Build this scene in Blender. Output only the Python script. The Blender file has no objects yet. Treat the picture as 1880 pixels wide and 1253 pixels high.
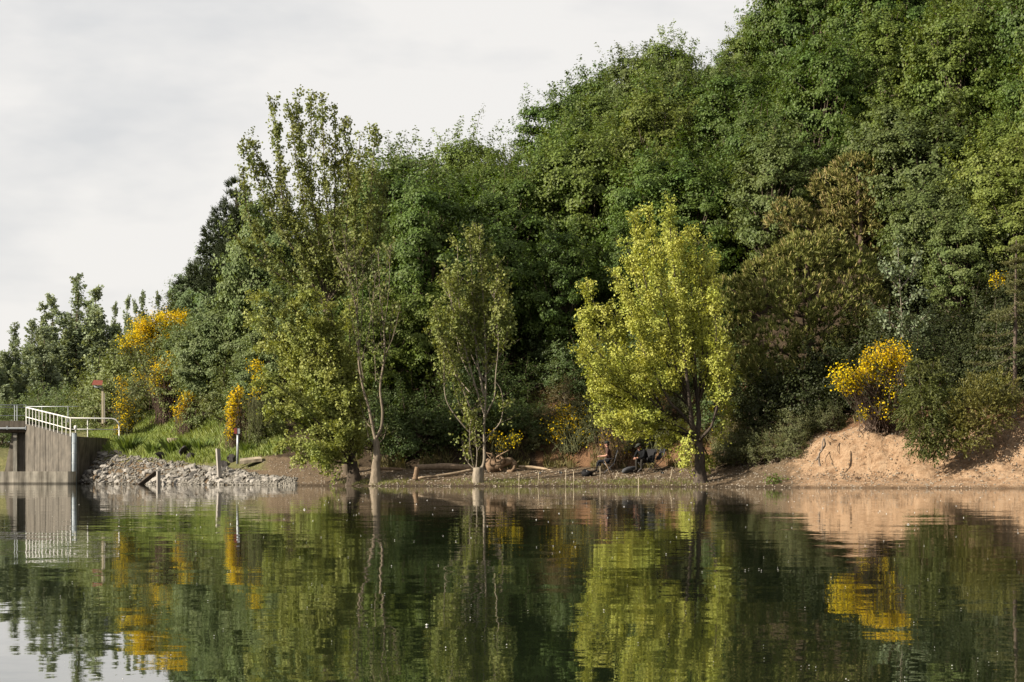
import bpy, math, random
import numpy as np
from mathutils import Vector

# ------------------------------------------------------------------ camera, sky, sun, exposure
S = bpy.context.scene
F, HZ, CAMH = 4500.0, 871.0, 0.5          # focal length and horizon in pixels of a 1880 wide frame, eye height in metres
cam_d = bpy.data.cameras.new('camera')
cam = bpy.data.objects.new('camera', cam_d)
S.collection.objects.link(cam)
cam.location = (0, 0, CAMH)
cam.rotation_euler = (math.radians(90), 0, 0)
cam_d.sensor_width = 36.0
cam_d.lens = 36.0 * F / 1880.0
cam_d.shift_y = (HZ - 626.5) / 1880.0
cam_d.clip_start, cam_d.clip_end = 0.1, 20000
S.camera = cam

TO_SUN = Vector((-0.86, -0.31, 0.42)).normalized()
SKY_WHITE, SUN_POWER, EXPOSURE = 3.92, 5.0, 1.2
world = bpy.data.worlds.new('World'); S.world = world; world.use_nodes = True
nt = world.node_tree; nt.nodes.clear()
def nd(tree, t, **kw):
    n = tree.nodes.new(t)
    for k, v in kw.items(): setattr(n, k, v)
    return n
out = nd(nt, 'ShaderNodeOutputWorld'); bg = nd(nt, 'ShaderNodeBackground'); bg.inputs['Strength'].default_value = 0.1
sky = nd(nt, 'ShaderNodeTexSky', sky_type='NISHITA', sun_disc=False)
sky.sun_elevation = math.asin(TO_SUN.z); sky.sun_rotation = math.atan2(TO_SUN.x, TO_SUN.y)
tc = nd(nt, 'ShaderNodeTexCoord'); mp = nd(nt, 'ShaderNodeMapping'); mp.inputs['Scale'].default_value = (1.0, 1.0, 2.6)
nz = nd(nt, 'ShaderNodeTexNoise'); nz.inputs['Scale'].default_value = 7.0; nz.inputs['Detail'].default_value = 5; nz.inputs['Roughness'].default_value = 0.52
rp = nd(nt, 'ShaderNodeValToRGB')
rp.color_ramp.elements[0].position = 0.32; rp.color_ramp.elements[0].color = (0.80, 0.80, 0.805, 1)
rp.color_ramp.elements[1].position = 0.50; rp.color_ramp.elements[1].color = (1.0, 0.972, 0.94, 1)
sc_ = nd(nt, 'ShaderNodeVectorMath', operation='SCALE'); sc_.inputs['Scale'].default_value = SKY_WHITE
mx = nd(nt, 'ShaderNodeMix', data_type='RGBA'); mx.inputs['Factor'].default_value = 0.97
L = nt.links.new
L(tc.outputs['Generated'], mp.inputs['Vector']); L(mp.outputs['Vector'], nz.inputs['Vector']); L(nz.outputs['Fac'], rp.inputs['Fac'])
L(rp.outputs['Color'], sc_.inputs[0]); L(sky.outputs['Color'], mx.inputs[6]); L(sc_.outputs[0], mx.inputs[7])
L(mx.outputs[2], bg.inputs['Color']); L(bg.outputs[0], out.inputs['Surface'])

sun_d = bpy.data.lights.new('sun', 'SUN'); sun_d.energy = SUN_POWER; sun_d.angle = math.radians(0.6); sun_d.color = (1.0, 0.90, 0.74)
sun = bpy.data.objects.new('sun', sun_d); S.collection.objects.link(sun)
sun.rotation_euler = (-TO_SUN).to_track_quat('-Z', 'Y').to_euler(); sun.location = (-60, -30, 60)
S.view_settings.view_transform = 'Standard'; S.view_settings.look = 'None'
S.view_settings.exposure = EXPOSURE; S.view_settings.gamma = 1.0; S.view_settings.use_curve_mapping = False
S.render.engine = 'CYCLES'
cy = S.cycles
cy.max_bounces = 6; cy.diffuse_bounces = 3; cy.glossy_bounces = 3; cy.transmission_bounces = 4; cy.transparent_max_bounces = 4
cy.sample_clamp_indirect = 6.0; cy.use_denoising = True
cy.caustics_reflective = False; cy.caustics_refractive = False

# ------------------------------------------------------------------ helpers
C = S.collection
rng = np.random.default_rng(7)
def P(px, py, Y):
    return np.array([(px - 940) * Y / F, Y, CAMH + (HZ - py) * Y / F])
def nrm(a):
    a = np.asarray(a, float)
    return a / np.maximum(np.linalg.norm(a, axis=-1, keepdims=True), 1e-9)

class Geo:
    def __init__(s): s.V = []; s.Q = []; s.T = []; s.RQ = []; s.RT = []; s.n = 0
    def add(s, V, Q=None, T=None, r=None):
        V = np.asarray(V, float).reshape(-1, 3)
        if Q is not None and len(Q):
            Q = np.asarray(Q, int).reshape(-1, 4); s.Q.append(Q + s.n)
            s.RQ.append(np.full(len(Q), 0.5) if r is None else np.broadcast_to(r, len(Q)))
        if T is not None and len(T):
            T = np.asarray(T, int).reshape(-1, 3); s.T.append(T + s.n)
            s.RT.append(np.full(len(T), 0.5) if r is None else np.broadcast_to(r, len(T)))
        s.V.append(V); s.n += len(V)
    def tube(s, pts, radii, n=6, cap=False, jit=0.0, g=None):
        pts = np.asarray(pts, float); k = len(pts)
        radii = np.broadcast_to(np.asarray(radii, float), k)
        t = np.gradient(pts, axis=0); t = nrm(t)
        ref = np.array([0.31, 0.95, 0.05]) if abs(t[:, 2]).mean() > 0.5 else np.array([0.05, 0.1, 1.0])
        u = nrm(np.cross(t, ref)); v = np.cross(t, u)
        a = np.arange(n) * 2 * np.pi / n
        rr = radii[:, None] * np.ones((k, n))
        if jit and g is not None: rr = rr * (1 + jit * g.uniform(-1, 1, (k, n)))
        ring = pts[:, None, :] + rr[..., None] * (np.cos(a)[None, :, None] * u[:, None, :] + np.sin(a)[None, :, None] * v[:, None, :])
        i = np.arange(k - 1)[:, None] * n; j = np.arange(n)[None, :]; j2 = (j + 1) % n
        Q = np.stack([i + j, i + j2, i + n + j2, i + n + j], -1).reshape(-1, 4)
        V = ring.reshape(-1, 3); T = []
        if cap:
            V = np.vstack([V, pts[0], pts[-1]])
            for q in range(n):
                T.append((k * n, (q + 1) % n, q)); T.append((k * n + 1, (k - 1) * n + q, (k - 1) * n + (q + 1) % n))
        s.add(V, Q, T)
    def box(s, c, size, rz=0.0, axes=None, bev=0.0):
        sx, sy, sz = np.array(size) / 2
        P8 = np.array([(x, y, z) for z in (-sz, sz) for y in (-sy, sy) for x in (-sx, sx)])
        if axes is None:
            ca, sa = math.cos(rz), math.sin(rz); axes = np.array([[ca, sa, 0], [-sa, ca, 0], [0, 0, 1]])
        s.add(P8 @ np.asarray(axes) + np.asarray(c), [(0, 2, 3, 1), (4, 5, 7, 6), (0, 1, 5, 4), (1, 3, 7, 5), (3, 2, 6, 7), (2, 0, 4, 6)])
    def prism(s, poly, depth):                       # polygon of 3D points pushed along the vector depth
        poly = np.asarray(poly, float); n = len(poly); V = np.vstack([poly, poly + np.asarray(depth)])
        Q = [(i, (i + 1) % n, n + (i + 1) % n, n + i) for i in range(n)]
        T = [(0, i, i + 1) for i in range(1, n - 1)] + [(n, n + i + 1, n + i) for i in range(1, n - 1)]
        s.add(V, Q, T)
    def leaves(s, c, nn, size, g, asp=0.8, fold=0.16, along=None):
        c = np.asarray(c); N = len(c)
        if N == 0: return
        nn = nrm(nn)
        rnd = g.normal(size=(N, 3)) if along is None else along + 0.25 * g.normal(size=(N, 3))
        t = nrm(np.cross(nn, rnd)) if along is None else nrm(rnd)
        b = nrm(np.cross(nn, t)); nn = np.cross(t, b)
        l = (np.broadcast_to(size, N) * g.uniform(0.7, 1.3, N) * 0.5)[:, None]; w = l * asp
        V = np.stack([c - t * l, c + b * w + nn * l * fold - t * l * .15, c + t * l, c - b * w + nn * l * fold - t * l * .15], 1).reshape(-1, 3)
        s.add(V, np.arange(4 * N).reshape(-1, 4), None, g.uniform(0, 1, N))
    def mesh(s, name, mat, smooth=False):
        me = bpy.data.meshes.new(name); V = np.vstack(s.V)
        Q = np.vstack(s.Q) if s.Q else np.zeros((0, 4), int); T = np.vstack(s.T) if s.T else np.zeros((0, 3), int)
        me.vertices.add(len(V)); me.vertices.foreach_set('co', V.astype(np.float32).ravel())
        me.loops.add(Q.size + T.size); me.loops.foreach_set('vertex_index', np.concatenate([Q.ravel(), T.ravel()]).astype(np.int32))
        me.polygons.add(len(Q) + len(T))
        me.polygons.foreach_set('loop_start', np.concatenate([np.arange(len(Q)) * 4, Q.size + np.arange(len(T)) * 3]).astype(np.int32))
        at = me.attributes.new('rnd', 'FLOAT', 'FACE')
        at.data.foreach_set('value', np.concatenate([np.concatenate(s.RQ) if s.RQ else np.zeros(0), np.concatenate(s.RT) if s.RT else np.zeros(0)]).astype(np.float32))
        me.polygons.foreach_set('use_smooth', np.full(len(Q) + len(T), smooth))
        me.update(calc_edges=True); me.materials.append(mat)
        return me
    def obj(s, name, mat, parent=None, color=None, smooth=False):
        o = bpy.data.objects.new(name, s.mesh(name, mat, smooth)); C.objects.link(o); o.parent = parent
        if color is not None: o.color = (*color, 1)
        return o

def tag(o, label=None, cat=None, group=None, kind=None):
    for k, v in (('label', label), ('category', cat), ('group', group), ('kind', kind)):
        if v is not None: o[k] = v
    return o
def empty(name, loc=(0, 0, 0), label=None, cat=None, group=None):
    o = bpy.data.objects.new(name, None); C.objects.link(o); o.location = loc; o.empty_display_size = 0.2
    return tag(o, label, cat, group)
def copy_tree(o, parent=None):
    c = o.copy(); C.objects.link(c); c.parent = parent
    for ch in o.children: copy_tree(ch, c)
    return c
def curve(pts, n=10):                                # smooth polyline through the points
    pts = np.asarray(pts, float); k = len(pts)
    if k == 2: return pts[0] + (pts[1] - pts[0]) * np.linspace(0, 1, n)[:, None]
    t = np.linspace(0, k - 1, n); i = np.clip(t.astype(int), 0, k - 2); f = (t - i)[:, None]
    p0 = pts[np.clip(i - 1, 0, k - 1)]; p1 = pts[i]; p2 = pts[i + 1]; p3 = pts[np.clip(i + 2, 0, k - 1)]
    return 0.5 * (2 * p1 + (p2 - p0) * f + (2 * p0 - 5 * p1 + 4 * p2 - p3) * f ** 2 + (3 * p1 - p0 - 3 * p2 + p3) * f ** 3)

# ------------------------------------------------------------------ materials
def mat(name):
    m = bpy.data.materials.new(name); m.use_nodes = True; t = m.node_tree; t.nodes.clear()
    return m, t, nd(t, 'ShaderNodeOutputMaterial')
KA = 0.73                                                # overall albedo trim
def plain(name, col, rough=0.7, spec=0.3, metal=0.0, noise=0.25, scale=8.0, bump=0.0, stretch=(1, 1, 1), objcol=False):
    m, t, o = mat(name); b = nd(t, 'ShaderNodeBsdfPrincipled'); l = t.links.new
    b.inputs['Roughness'].default_value = rough; b.inputs['Specular IOR Level'].default_value = spec; b.inputs['Metallic'].default_value = metal
    co = nd(t, 'ShaderNodeTexCoord'); mpn = nd(t, 'ShaderNodeMapping'); mpn.inputs['Scale'].default_value = stretch
    n = nd(t, 'ShaderNodeTexNoise'); n.inputs['Scale'].default_value = scale; n.inputs['Detail'].default_value = 6; n.inputs['Roughness'].default_value = 0.62
    l(co.outputs['Object'], mpn.inputs['Vector']); l(mpn.outputs['Vector'], n.inputs['Vector'])
    mr = nd(t, 'ShaderNodeMapRange'); mr.inputs['From Min'].default_value = 0.3; mr.inputs['From Max'].default_value = 0.7
    mr.inputs['To Min'].default_value = (1 - noise) * KA; mr.inputs['To Max'].default_value = (1 + noise) * KA
    l(n.outputs['Fac'], mr.inputs['Value'])
    s = nd(t, 'ShaderNodeVectorMath', operation='SCALE'); l(mr.outputs[0], s.inputs['Scale'])
    if objcol:
        oi = nd(t, 'ShaderNodeObjectInfo'); l(oi.outputs['Color'], s.inputs[0])
    else: s.inputs[0].default_value = col
    l(s.outputs[0], b.inputs['Base Color'])
    if bump:
        bp = nd(t, 'ShaderNodeBump'); bp.inputs['Strength'].default_value = 1; bp.inputs['Distance'].default_value = bump
        l(n.outputs['Fac'], bp.inputs['Height']); l(bp.outputs[0], b.inputs['Normal'])
    l(b.outputs[0], o.inputs['Surface'])
    return m
def leaf_material(name, trans=0.30, rough=0.5, spec=0.2, spread=0.28):
    m, t, o = mat(name); l = t.links.new
    oi = nd(t, 'ShaderNodeObjectInfo'); at = nd(t, 'ShaderNodeAttribute', attribute_name='rnd')
    mr = nd(t, 'ShaderNodeMapRange'); mr.inputs['To Min'].default_value = (1 - spread) * KA; mr.inputs['To Max'].default_value = (1 + spread) * KA
    l(at.outputs['Fac'], mr.inputs['Value'])
    s = nd(t, 'ShaderNodeVectorMath', operation='SCALE'); l(oi.outputs['Color'], s.inputs[0]); l(mr.outputs[0], s.inputs['Scale'])
    hs = nd(t, 'ShaderNodeHueSaturation'); l(s.outputs[0], hs.inputs['Color'])
    co = nd(t, 'ShaderNodeTexCoord'); n = nd(t, 'ShaderNodeTexNoise'); n.inputs['Scale'].default_value = 0.9; n.inputs['Detail'].default_value = 2
    l(co.outputs['Object'], n.inputs['Vector'])
    mh = nd(t, 'ShaderNodeMapRange'); mh.inputs['From Min'].default_value = 0.3; mh.inputs['From Max'].default_value = 0.7; mh.inputs['To Min'].default_value = 0.486; mh.inputs['To Max'].default_value = 0.512
    l(n.outputs['Fac'], mh.inputs['Value']); l(mh.outputs[0], hs.inputs['Hue'])
    b = nd(t, 'ShaderNodeBsdfPrincipled'); b.inputs['Roughness'].default_value = rough; b.inputs['Specular IOR Level'].default_value = spec
    tr = nd(t, 'ShaderNodeBsdfTranslucent'); l(hs.outputs[0], b.inputs['Base Color'])
    g = nd(t, 'ShaderNodeVectorMath', operation='MULTIPLY'); g.inputs[1].default_value = (1.25, 1.2, 0.55); l(hs.outputs[0], g.inputs[0]); l(g.outputs[0], tr.inputs['Color'])
    mx = nd(t, 'ShaderNodeMixShader'); mx.inputs[0].default_value = trans; l(b.outputs[0], mx.inputs[1]); l(tr.outputs[0], mx.inputs[2]); l(mx.outputs[0], o.inputs['Surface'])
    return m
M_LEAF = leaf_material('leaf')
M_NEEDLE = leaf_material('needle', trans=0.12, spec=0.15)
M_FLOWER = leaf_material('petal', trans=0.35, spec=0.1, spread=0.25)
M_BARK = plain('bark', None, 0.9, 0.1, noise=0.45, scale=9, bump=0.02, stretch=(1, 1, 0.35), objcol=True)
M_TINT = plain('tinted', None, 0.75, 0.2, noise=0.22, scale=6, objcol=True)
M_STONE = plain('stone', None, 0.85, 0.2, noise=0.3, scale=7, bump=0.02, objcol=True)
M_WHITE = plain('white_paint', (0.78, 0.77, 0.73), 0.45, 0.4, noise=0.06, scale=5)
M_GALV = plain('galvanised_steel', (0.42, 0.45, 0.48), 0.45, 0.5, metal=0.35, noise=0.15, scale=9)
M_WOODGREY = plain('weathered_wood', (0.36, 0.33, 0.30), 0.85, 0.1, noise=0.35, scale=10, stretch=(1, 1, 0.15), bump=0.006)
M_LOG = plain('driftwood', (0.23, 0.16, 0.105), 0.9, 0.1, noise=0.4, scale=8, bump=0.02)
M_BLACK = plain('black_fabric', (0.012, 0.012, 0.014), 0.8, 0.2, noise=0.3)
M_RED = plain('red_tile', (0.22, 0.062, 0.042), 0.7, 0.2, noise=0.2)
M_SKIN = plain('skin', (0.46, 0.24, 0.17), 0.55, 0.3, noise=0.06)

# ------------------------------------------------------------------ terrain
_sp = np.array([(-450, 138), (130, 127.5), (200, 124), (300, 119), (500, 108), (700, 101), (1000, 99), (1200, 96.2), (1300, 94.5), (1440, 90.5), (1880, 84.5), (2350, 80)], float)
def shore(p): return np.interp(p, _sp[:, 0], _sp[:, 1])
# cross sections: photo column -> (distance behind the waterline, height)
PROF = {
 -450: [(-5, -2), (0, -.6), (9, -.4), (11, 1.6), (20, 2.2), (75, 2.4)],
   20: [(-5, -2), (0, -.6), (9, -.4), (12, 1.6), (20, 2.2), (75, 2.4)],
  110: [(-5, -2), (0, -.3), (1, .0), (4, 2.2), (8, 2.9), (20, 2.9), (75, 2.6)],
  150: [(-5, -2), (0, 0), (1, .45), (3, 1.35), (5.5, 2.1), (8, 2.4), (14, 2.9), (30, 2.8), (75, 2.6)],
  200: [(-5, -2), (0, 0), (1, .4), (3, 1.25), (5.5, 2.1), (8, 2.4), (14, 3.0), (22, 3.6), (35, 2.8), (75, 2.6)],
  280: [(-5, -2), (0, 0), (1, .35), (3, 1.2), (6, 2.0), (9, 2.4), (12, 3.4), (18, 6.2), (22, 6.9), (35, 4), (75, 3)],
  400: [(-5, -2), (0, 0), (1, .3), (3, .9), (5.5, 1.6), (8, 2.2), (12, 3.6), (24, 8.6), (30, 8.8), (45, 6), (75, 3)],
  500: [(-5, -2), (0, 0), (1, .18), (3, .62), (5, 1.1), (8, 1.9), (12, 3.6), (24, 9.0), (32, 9.4), (48, 6), (75, 3)],
  700: [(-5, -2), (0, 0), (1, .16), (4, .5), (6, .8), (8, 1.7), (12, 3.9), (22, 8.6), (30, 9.3), (48, 7), (75, 4)],
 1000: [(-5, -2), (0, 0), (1, .16), (4, .52), (6, .8), (8, 3.0), (10, 4.2), (24, 11.2), (32, 12.5), (50, 9), (75, 5)],
 1170: [(-5, -2), (0, 0), (1, .16), (4, .52), (6, .85), (8, 2.9), (10, 4.2), (26, 13.9), (34, 17.0), (52, 11), (75, 6)],
 1290: [(-5, -2), (0, 0), (1, .16), (4, .55), (6, 1.0), (8, 2.8), (10, 4.1), (28, 15.2), (36, 18.6), (54, 12), (75, 7)],
 1400: [(-5, -2), (0, 0), (1, .16), (3.5, .6), (5.5, 1.3), (8, 2.8), (10, 4.1), (30, 16.5), (38, 19.2), (56, 14), (75, 8)],
 1520: [(-5, -2), (0, 0), (1, .2), (2.5, .55), (3.2, 1.2), (4.0, 1.9), (6.5, 2.6), (10, 4.3), (32, 18.5), (40, 21.2), (58, 15), (75, 9)],
 1590: [(-5, -2), (0, 0), (1, .22), (2.3, .5), (2.7, 1.15), (3.3, 1.95), (6, 2.8), (10, 4.6), (33, 19.5), (41, 22.2), (58, 16), (75, 9)],
 1660: [(-5, -2), (0, 0), (1, .22), (2.3, .55), (2.8, 1.3), (3.4, 1.95), (6, 2.8), (10, 4.8), (34, 20.5), (42, 23.4), (58, 17), (75, 9)],
 1760: [(-5, -2), (0, 0), (1, .25), (2.5, .85), (4, 1.75), (6, 2.9), (10, 5.0), (36, 22), (44, 25), (60, 18), (75, 10)],
 1880: [(-5, -2), (0, 0), (1, .3), (2.5, 1.0), (4.2, 2.2), (6, 3.2), (10, 5.4), (38, 24), (46, 27), (60, 20), (75, 10)],
 2350: [(-5, -2), (0, 0), (1, .3), (2.5, 1.0), (4.2, 2.2), (6, 3.2), (10, 5.4), (40, 26), (48, 29), (60, 22), (75, 10)],
}
DS = np.unique(np.concatenate([np.arange(-5, 0, .5), np.arange(0, 7, .12), np.arange(7, 14, .3), np.arange(14, 75, 1.2), [75, 90, 120, 200, 500, 2500]]))
PK = np.array(sorted(PROF), float)
_tab = np.stack([np.interp(DS, [a for a, b in PROF[int(k)]], [b for a, b in PROF[int(k)]]) for k in PK])
def lump(x, y, sc, seed):                              # cheap smooth noise from rotated sines
    g = np.random.default_rng(seed); v = np.zeros_like(x, dtype=float)
    for i in range(6):
        a = g.uniform(0, 6.28); f = sc * g.uniform(0.6, 1.9); v += np.sin((x * math.cos(a) + y * math.sin(a)) * f + g.uniform(0, 6.28))
    return v / 6
def zbase(p, d):
    p = np.asarray(p, float); d = np.asarray(d, float)
    i = np.clip(np.searchsorted(PK, p) - 1, 0, len(PK) - 2); f = np.clip((p - PK[i]) / (PK[i + 1] - PK[i]), 0, 1); f = f * f * (3 - 2 * f)
    j = np.clip(np.searchsorted(DS, d) - 1, 0, len(DS) - 2); h = np.clip((d - DS[j]) / (DS[j + 1] - DS[j]), 0, 1)
    a = _tab[i, j] * (1 - h) + _tab[i, j + 1] * h; b = _tab[i + 1, j] * (1 - h) + _tab[i + 1, j + 1] * h
    return a * (1 - f) + b * f
def gz(p, d):
    x = (np.asarray(p, float) - 940) * (shore(p) + d) / F; y = shore(p) + d
    z = zbase(p, d)
    amp = np.clip(z / 1.2, 0, 1)
    z = z + amp * (0.10 * lump(x, y, 1.3, 3) + 0.05 * lump(x, y, 4.0, 4)) + np.clip(d / 30, 0, 1) * 0.5 * lump(x, y, .35, 5)
    return z + (0.012 * lump(x, y, 9.0, 6) + np.where(np.asarray(d) < 2, .05, 0) * lump(x, y, 2.2, 8)) * (np.asarray(d) > -1)
def G(p, d):
    Y = float(shore(p)) + d
    return np.array([(p - 940) * Y / F, Y, float(gz(p, d))])

M_GROUND, t, o_ = mat('earth'); l = t.links.new
b_ = nd(t, 'ShaderNodeBsdfPrincipled'); b_.inputs['Roughness'].default_value = 0.95; b_.inputs['Specular IOR Level'].default_value = 0.1
zn = nd(t, 'ShaderNodeAttribute', attribute_name='zone'); sp = nd(t, 'ShaderNodeSeparateColor'); l(zn.outputs['Color'], sp.inputs[0])
co = nd(t, 'ShaderNodeTexCoord')
def noise(sc, det=6, ro=.6):
    n = nd(t, 'ShaderNodeTexNoise'); n.inputs['Scale'].default_value = sc; n.inputs['Detail'].default_value = det; n.inputs['Roughness'].default_value = ro; l(co.outputs['Object'], n.inputs['Vector']); return n
def ramp(src, stops):
    r = nd(t, 'ShaderNodeValToRGB'); e = r.color_ramp.elements
    while len(e) < len(stops): e.new(0.5)
    for q, (pos, c) in zip(e, stops): q.position = pos; q.color = (*c, 1)
    l(src, r.inputs['Fac']); return r.outputs['Color']
def mix(fac, a, b):
    m = nd(t, 'ShaderNodeMix', data_type='RGBA'); l(fac, m.inputs['Factor']); l(a, m.inputs[6]); l(b, m.inputs[7]); return m.outputs[2]
n1 = noise(3.0, 8, .68); n2 = noise(1.1, 5); n3 = noise(14, 6, .7)
litter = ramp(n1.outputs['Fac'], [(.3, (.035, .026, .017)), (.7, (.085, .06, .038))])
beach = ramp(n3.outputs['Fac'], [(.28, (.075, .052, .034)), (.5, (.155, .112, .072)), (.72, (.30, .23, .155))])
sg_ = ramp(n3.outputs['Fac'], [(.3, (.72, .70, .68)), (.7, (1.2, 1.2, 1.2))])
sandc = ramp(n1.outputs['Fac'], [(.22, (.15, .095, .06)), (.38, (.31, .195, .115)), (.52, (.42, .285, .18)), (.75, (.50, .365, .245))])
sm_ = nd(t, 'ShaderNodeVectorMath', operation='MULTIPLY'); l(sandc, sm_.inputs[0]); l(sg_, sm_.inputs[1]); sandc = sm_.outputs[0]
grassc = ramp(n1.outputs['Fac'], [(.3, (.10, .11, .04)), (.7, (.22, .20, .09))])
soil = ramp(n1.outputs['Fac'], [(.3, (.11, .062, .036)), (.7, (.27, .155, .085))])
def edge(ch, amt=.55):                                  # break the zone edges with noise
    a = nd(t, 'ShaderNodeMath', operation='MULTIPLY_ADD'); l(n1.outputs['Fac'], a.inputs[0]); a.inputs[1].default_value = amt; l(ch, a.inputs[2])
    r = nd(t, 'ShaderNodeMapRange'); r.inputs['From Min'].default_value = .5 + amt * .5 - .12; r.inputs['From Max'].default_value = .5 + amt * .5 + .12; l(a.outputs[0], r.inputs['Value']); return r.outputs[0]
col = mix(edge(zn.outputs['Alpha']), litter, beach)
col = mix(edge(sp.outputs[1]), col, grassc); col = mix(edge(sp.outputs[2]), col, soil); col = mix(edge(sp.outputs[0], .95), col, sandc)
gp = nd(t, 'ShaderNodeNewGeometry'); sz_ = nd(t, 'ShaderNodeSeparateXYZ'); l(gp.outputs['Position'], sz_.inputs[0])
wt = nd(t, 'ShaderNodeMapRange'); wt.inputs['From Min'].default_value = .03; wt.inputs['From Max'].default_value = .13; wt.inputs['To Min'].default_value = .34; wt.inputs['To Max'].default_value = KA; l(sz_.outputs['Z'], wt.inputs['Value'])
wm = nd(t, 'ShaderNodeVectorMath', operation='SCALE'); l(col, wm.inputs[0]); l(wt.outputs[0], wm.inputs['Scale']); l(wm.outputs[0], b_.inputs['Base Color'])
bp = nd(t, 'ShaderNodeBump'); bp.inputs['Distance'].default_value = 0.22; bp.inputs['Strength'].default_value = 1.0; l(n1.outputs['Fac'], bp.inputs['Height'])
bp2 = nd(t, 'ShaderNodeBump'); bp2.inputs['Distance'].default_value = 0.03; l(n3.outputs['Fac'], bp2.inputs['Height']); l(bp.outputs[0], bp2.inputs['Normal'])
l(bp2.outputs[0], b_.inputs['Normal']); l(b_.outputs[0], o_.inputs['Surface'])

ps = np.concatenate([np.arange(-450, 100, 14), np.arange(100, 1960, 4.5), np.arange(1960, 2360, 14)])
PP, DD = np.meshgrid(ps, DS, indexing='ij')
YY = shore(PP) + DD; XX = (PP - 940) * YY / F
ZZ = gz(PP, np.minimum(DD, 75)); far = DD > 75; ZZ[far] = ZZ[far] * np.clip(1 - (DD[far] - 75) / 60, 0, 1) + 1.6 * np.clip((DD[far] - 75) / 60, 0, 1)
bankm = np.clip((PP - 1480) / 60, 0, 1) * np.clip((DD - 1.0) / .6, 0, 1) * np.clip((4.8 - DD) / .8, 0, 1)
ZZ = ZZ + bankm * (0.30 * np.abs(lump(XX + .5 * DD, YY * .3, 3.2, 21)) + 0.16 * lump(XX, YY, 6, 23) + 0.09 * lump(XX, YY, 13, 22) - .1)       # gullied sandy face
na, nb = PP.shape
g_ = Geo(); idx = np.arange(na * nb).reshape(na, nb)
g_.add(np.stack([XX, YY, ZZ], -1).reshape(-1, 3), np.stack([idx[:-1, :-1], idx[1:, :-1], idx[1:, 1:], idx[:-1, 1:]], -1).reshape(-1, 4))
ground = g_.obj('ground', M_GROUND, smooth=True); tag(ground, kind='structure')
def ss(x, a, b): x = np.clip((x - a) / (b - a), 0, 1); return x * x * (3 - 2 * x)
zone = np.zeros((na, nb, 4))
zone[..., 0] = ss(PP, 1390, 1540) * ss(DD, -.6, .2) * (1 - ss(DD, 4.0, 5.4))
zone[..., 1] = np.maximum(ss(DD, 2.4, 3.4) * (1 - ss(PP, 430, 540)) * (1 - ss(DD, 14, 30)), (DD > 60) * 1.0)
zone[..., 2] = np.maximum.reduce([ss(PP, 960, 1010) * (1 - ss(PP, 1480, 1560)) * ss(DD, 5.2, 6.0) * (1 - ss(DD, 9.5, 11)),
                                  ss(PP, 1380, 1460) * ss(DD, .3, 1.0) * (1 - ss(DD, 9, 11)) * .45, ss(PP, 1480, 1540) * (DD > 3.9) * (DD < 7) * .9])
zone[..., 3] = (1 - ss(DD, 5.0, 6.6)) * (1 - .0 * PP)
ca = ground.data.attributes.new('zone', 'FLOAT_COLOR', 'POINT'); ca.data.foreach_set('color', zone.reshape(-1).astype(np.float32))

# ------------------------------------------------------------------ water
M_WATER, t, o_ = mat('lake_water'); l = t.links.new
b_ = nd(t, 'ShaderNodeBsdfPrincipled'); b_.inputs['Base Color'].default_value = (0.010, 0.015, 0.007, 1); b_.inputs['Roughness'].default_value = 0.015; b_.inputs['IOR'].default_value = 1.333
ge = nd(t, 'ShaderNodeNewGeometry')
def slope(sc, amp, det=2, stretch=(1, 1, 1)):
    m = nd(t, 'ShaderNodeMapping'); m.inputs['Scale'].default_value = stretch; l(ge.outputs['Position'], m.inputs['Vector'])
    n = nd(t, 'ShaderNodeTexNoise'); n.inputs['Scale'].default_value = sc; n.inputs['Detail'].default_value = det; l(m.outputs[0], n.inputs['Vector'])
    s = nd(t, 'ShaderNodeVectorMath', operation='SUBTRACT'); s.inputs[1].default_value = (.5, .5, .5); l(n.outputs['Color'], s.inputs[0])
    k = nd(t, 'ShaderNodeVectorMath', operation='MULTIPLY'); k.inputs[1].default_value = (amp, amp, 0); l(s.outputs[0], k.inputs[0]); return k.outputs[0]
s1 = slope(2.4, 0.0125, 1.5, (.45, 1, 1)); s2 = slope(0.5, 0.006, 1); s3 = slope(14, 0.009, 1)
a1 = nd(t, 'ShaderNodeVectorMath', operation='ADD'); l(s1, a1.inputs[0]); l(s2, a1.inputs[1])
a2 = nd(t, 'ShaderNodeVectorMath', operation='ADD'); l(a1.outputs[0], a2.inputs[0]); l(s3, a2.inputs[1])
a3 = nd(t, 'ShaderNodeVectorMath', operation='ADD'); l(a2.outputs[0], a3.inputs[0]); a3.inputs[1].default_value = (0, 0, 1)
nn_ = nd(t, 'ShaderNodeVectorMath', operation='NORMALIZE'); l(a3.outputs[0], nn_.inputs[0]); l(nn_.outputs[0], b_.inputs['Normal']); l(b_.outputs[0], o_.inputs['Surface'])
g_ = Geo(); xs = np.array([-3000, -200, -60, 60, 200, 3000.]); ys = np.array([-3000, -100, 0, 60, 140, 160.])
X2, Y2 = np.meshgrid(xs, ys, indexing='ij'); idx = np.arange(36).reshape(6, 6)
g_.add(np.stack([X2, Y2, X2 * 0], -1).reshape(-1, 3), np.stack([idx[:-1, :-1], idx[1:, :-1], idx[1:, 1:], idx[:-1, 1:]], -1).reshape(-1, 4))
water = g_.obj('water', M_WATER); tag(water, kind='structure')

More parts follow.
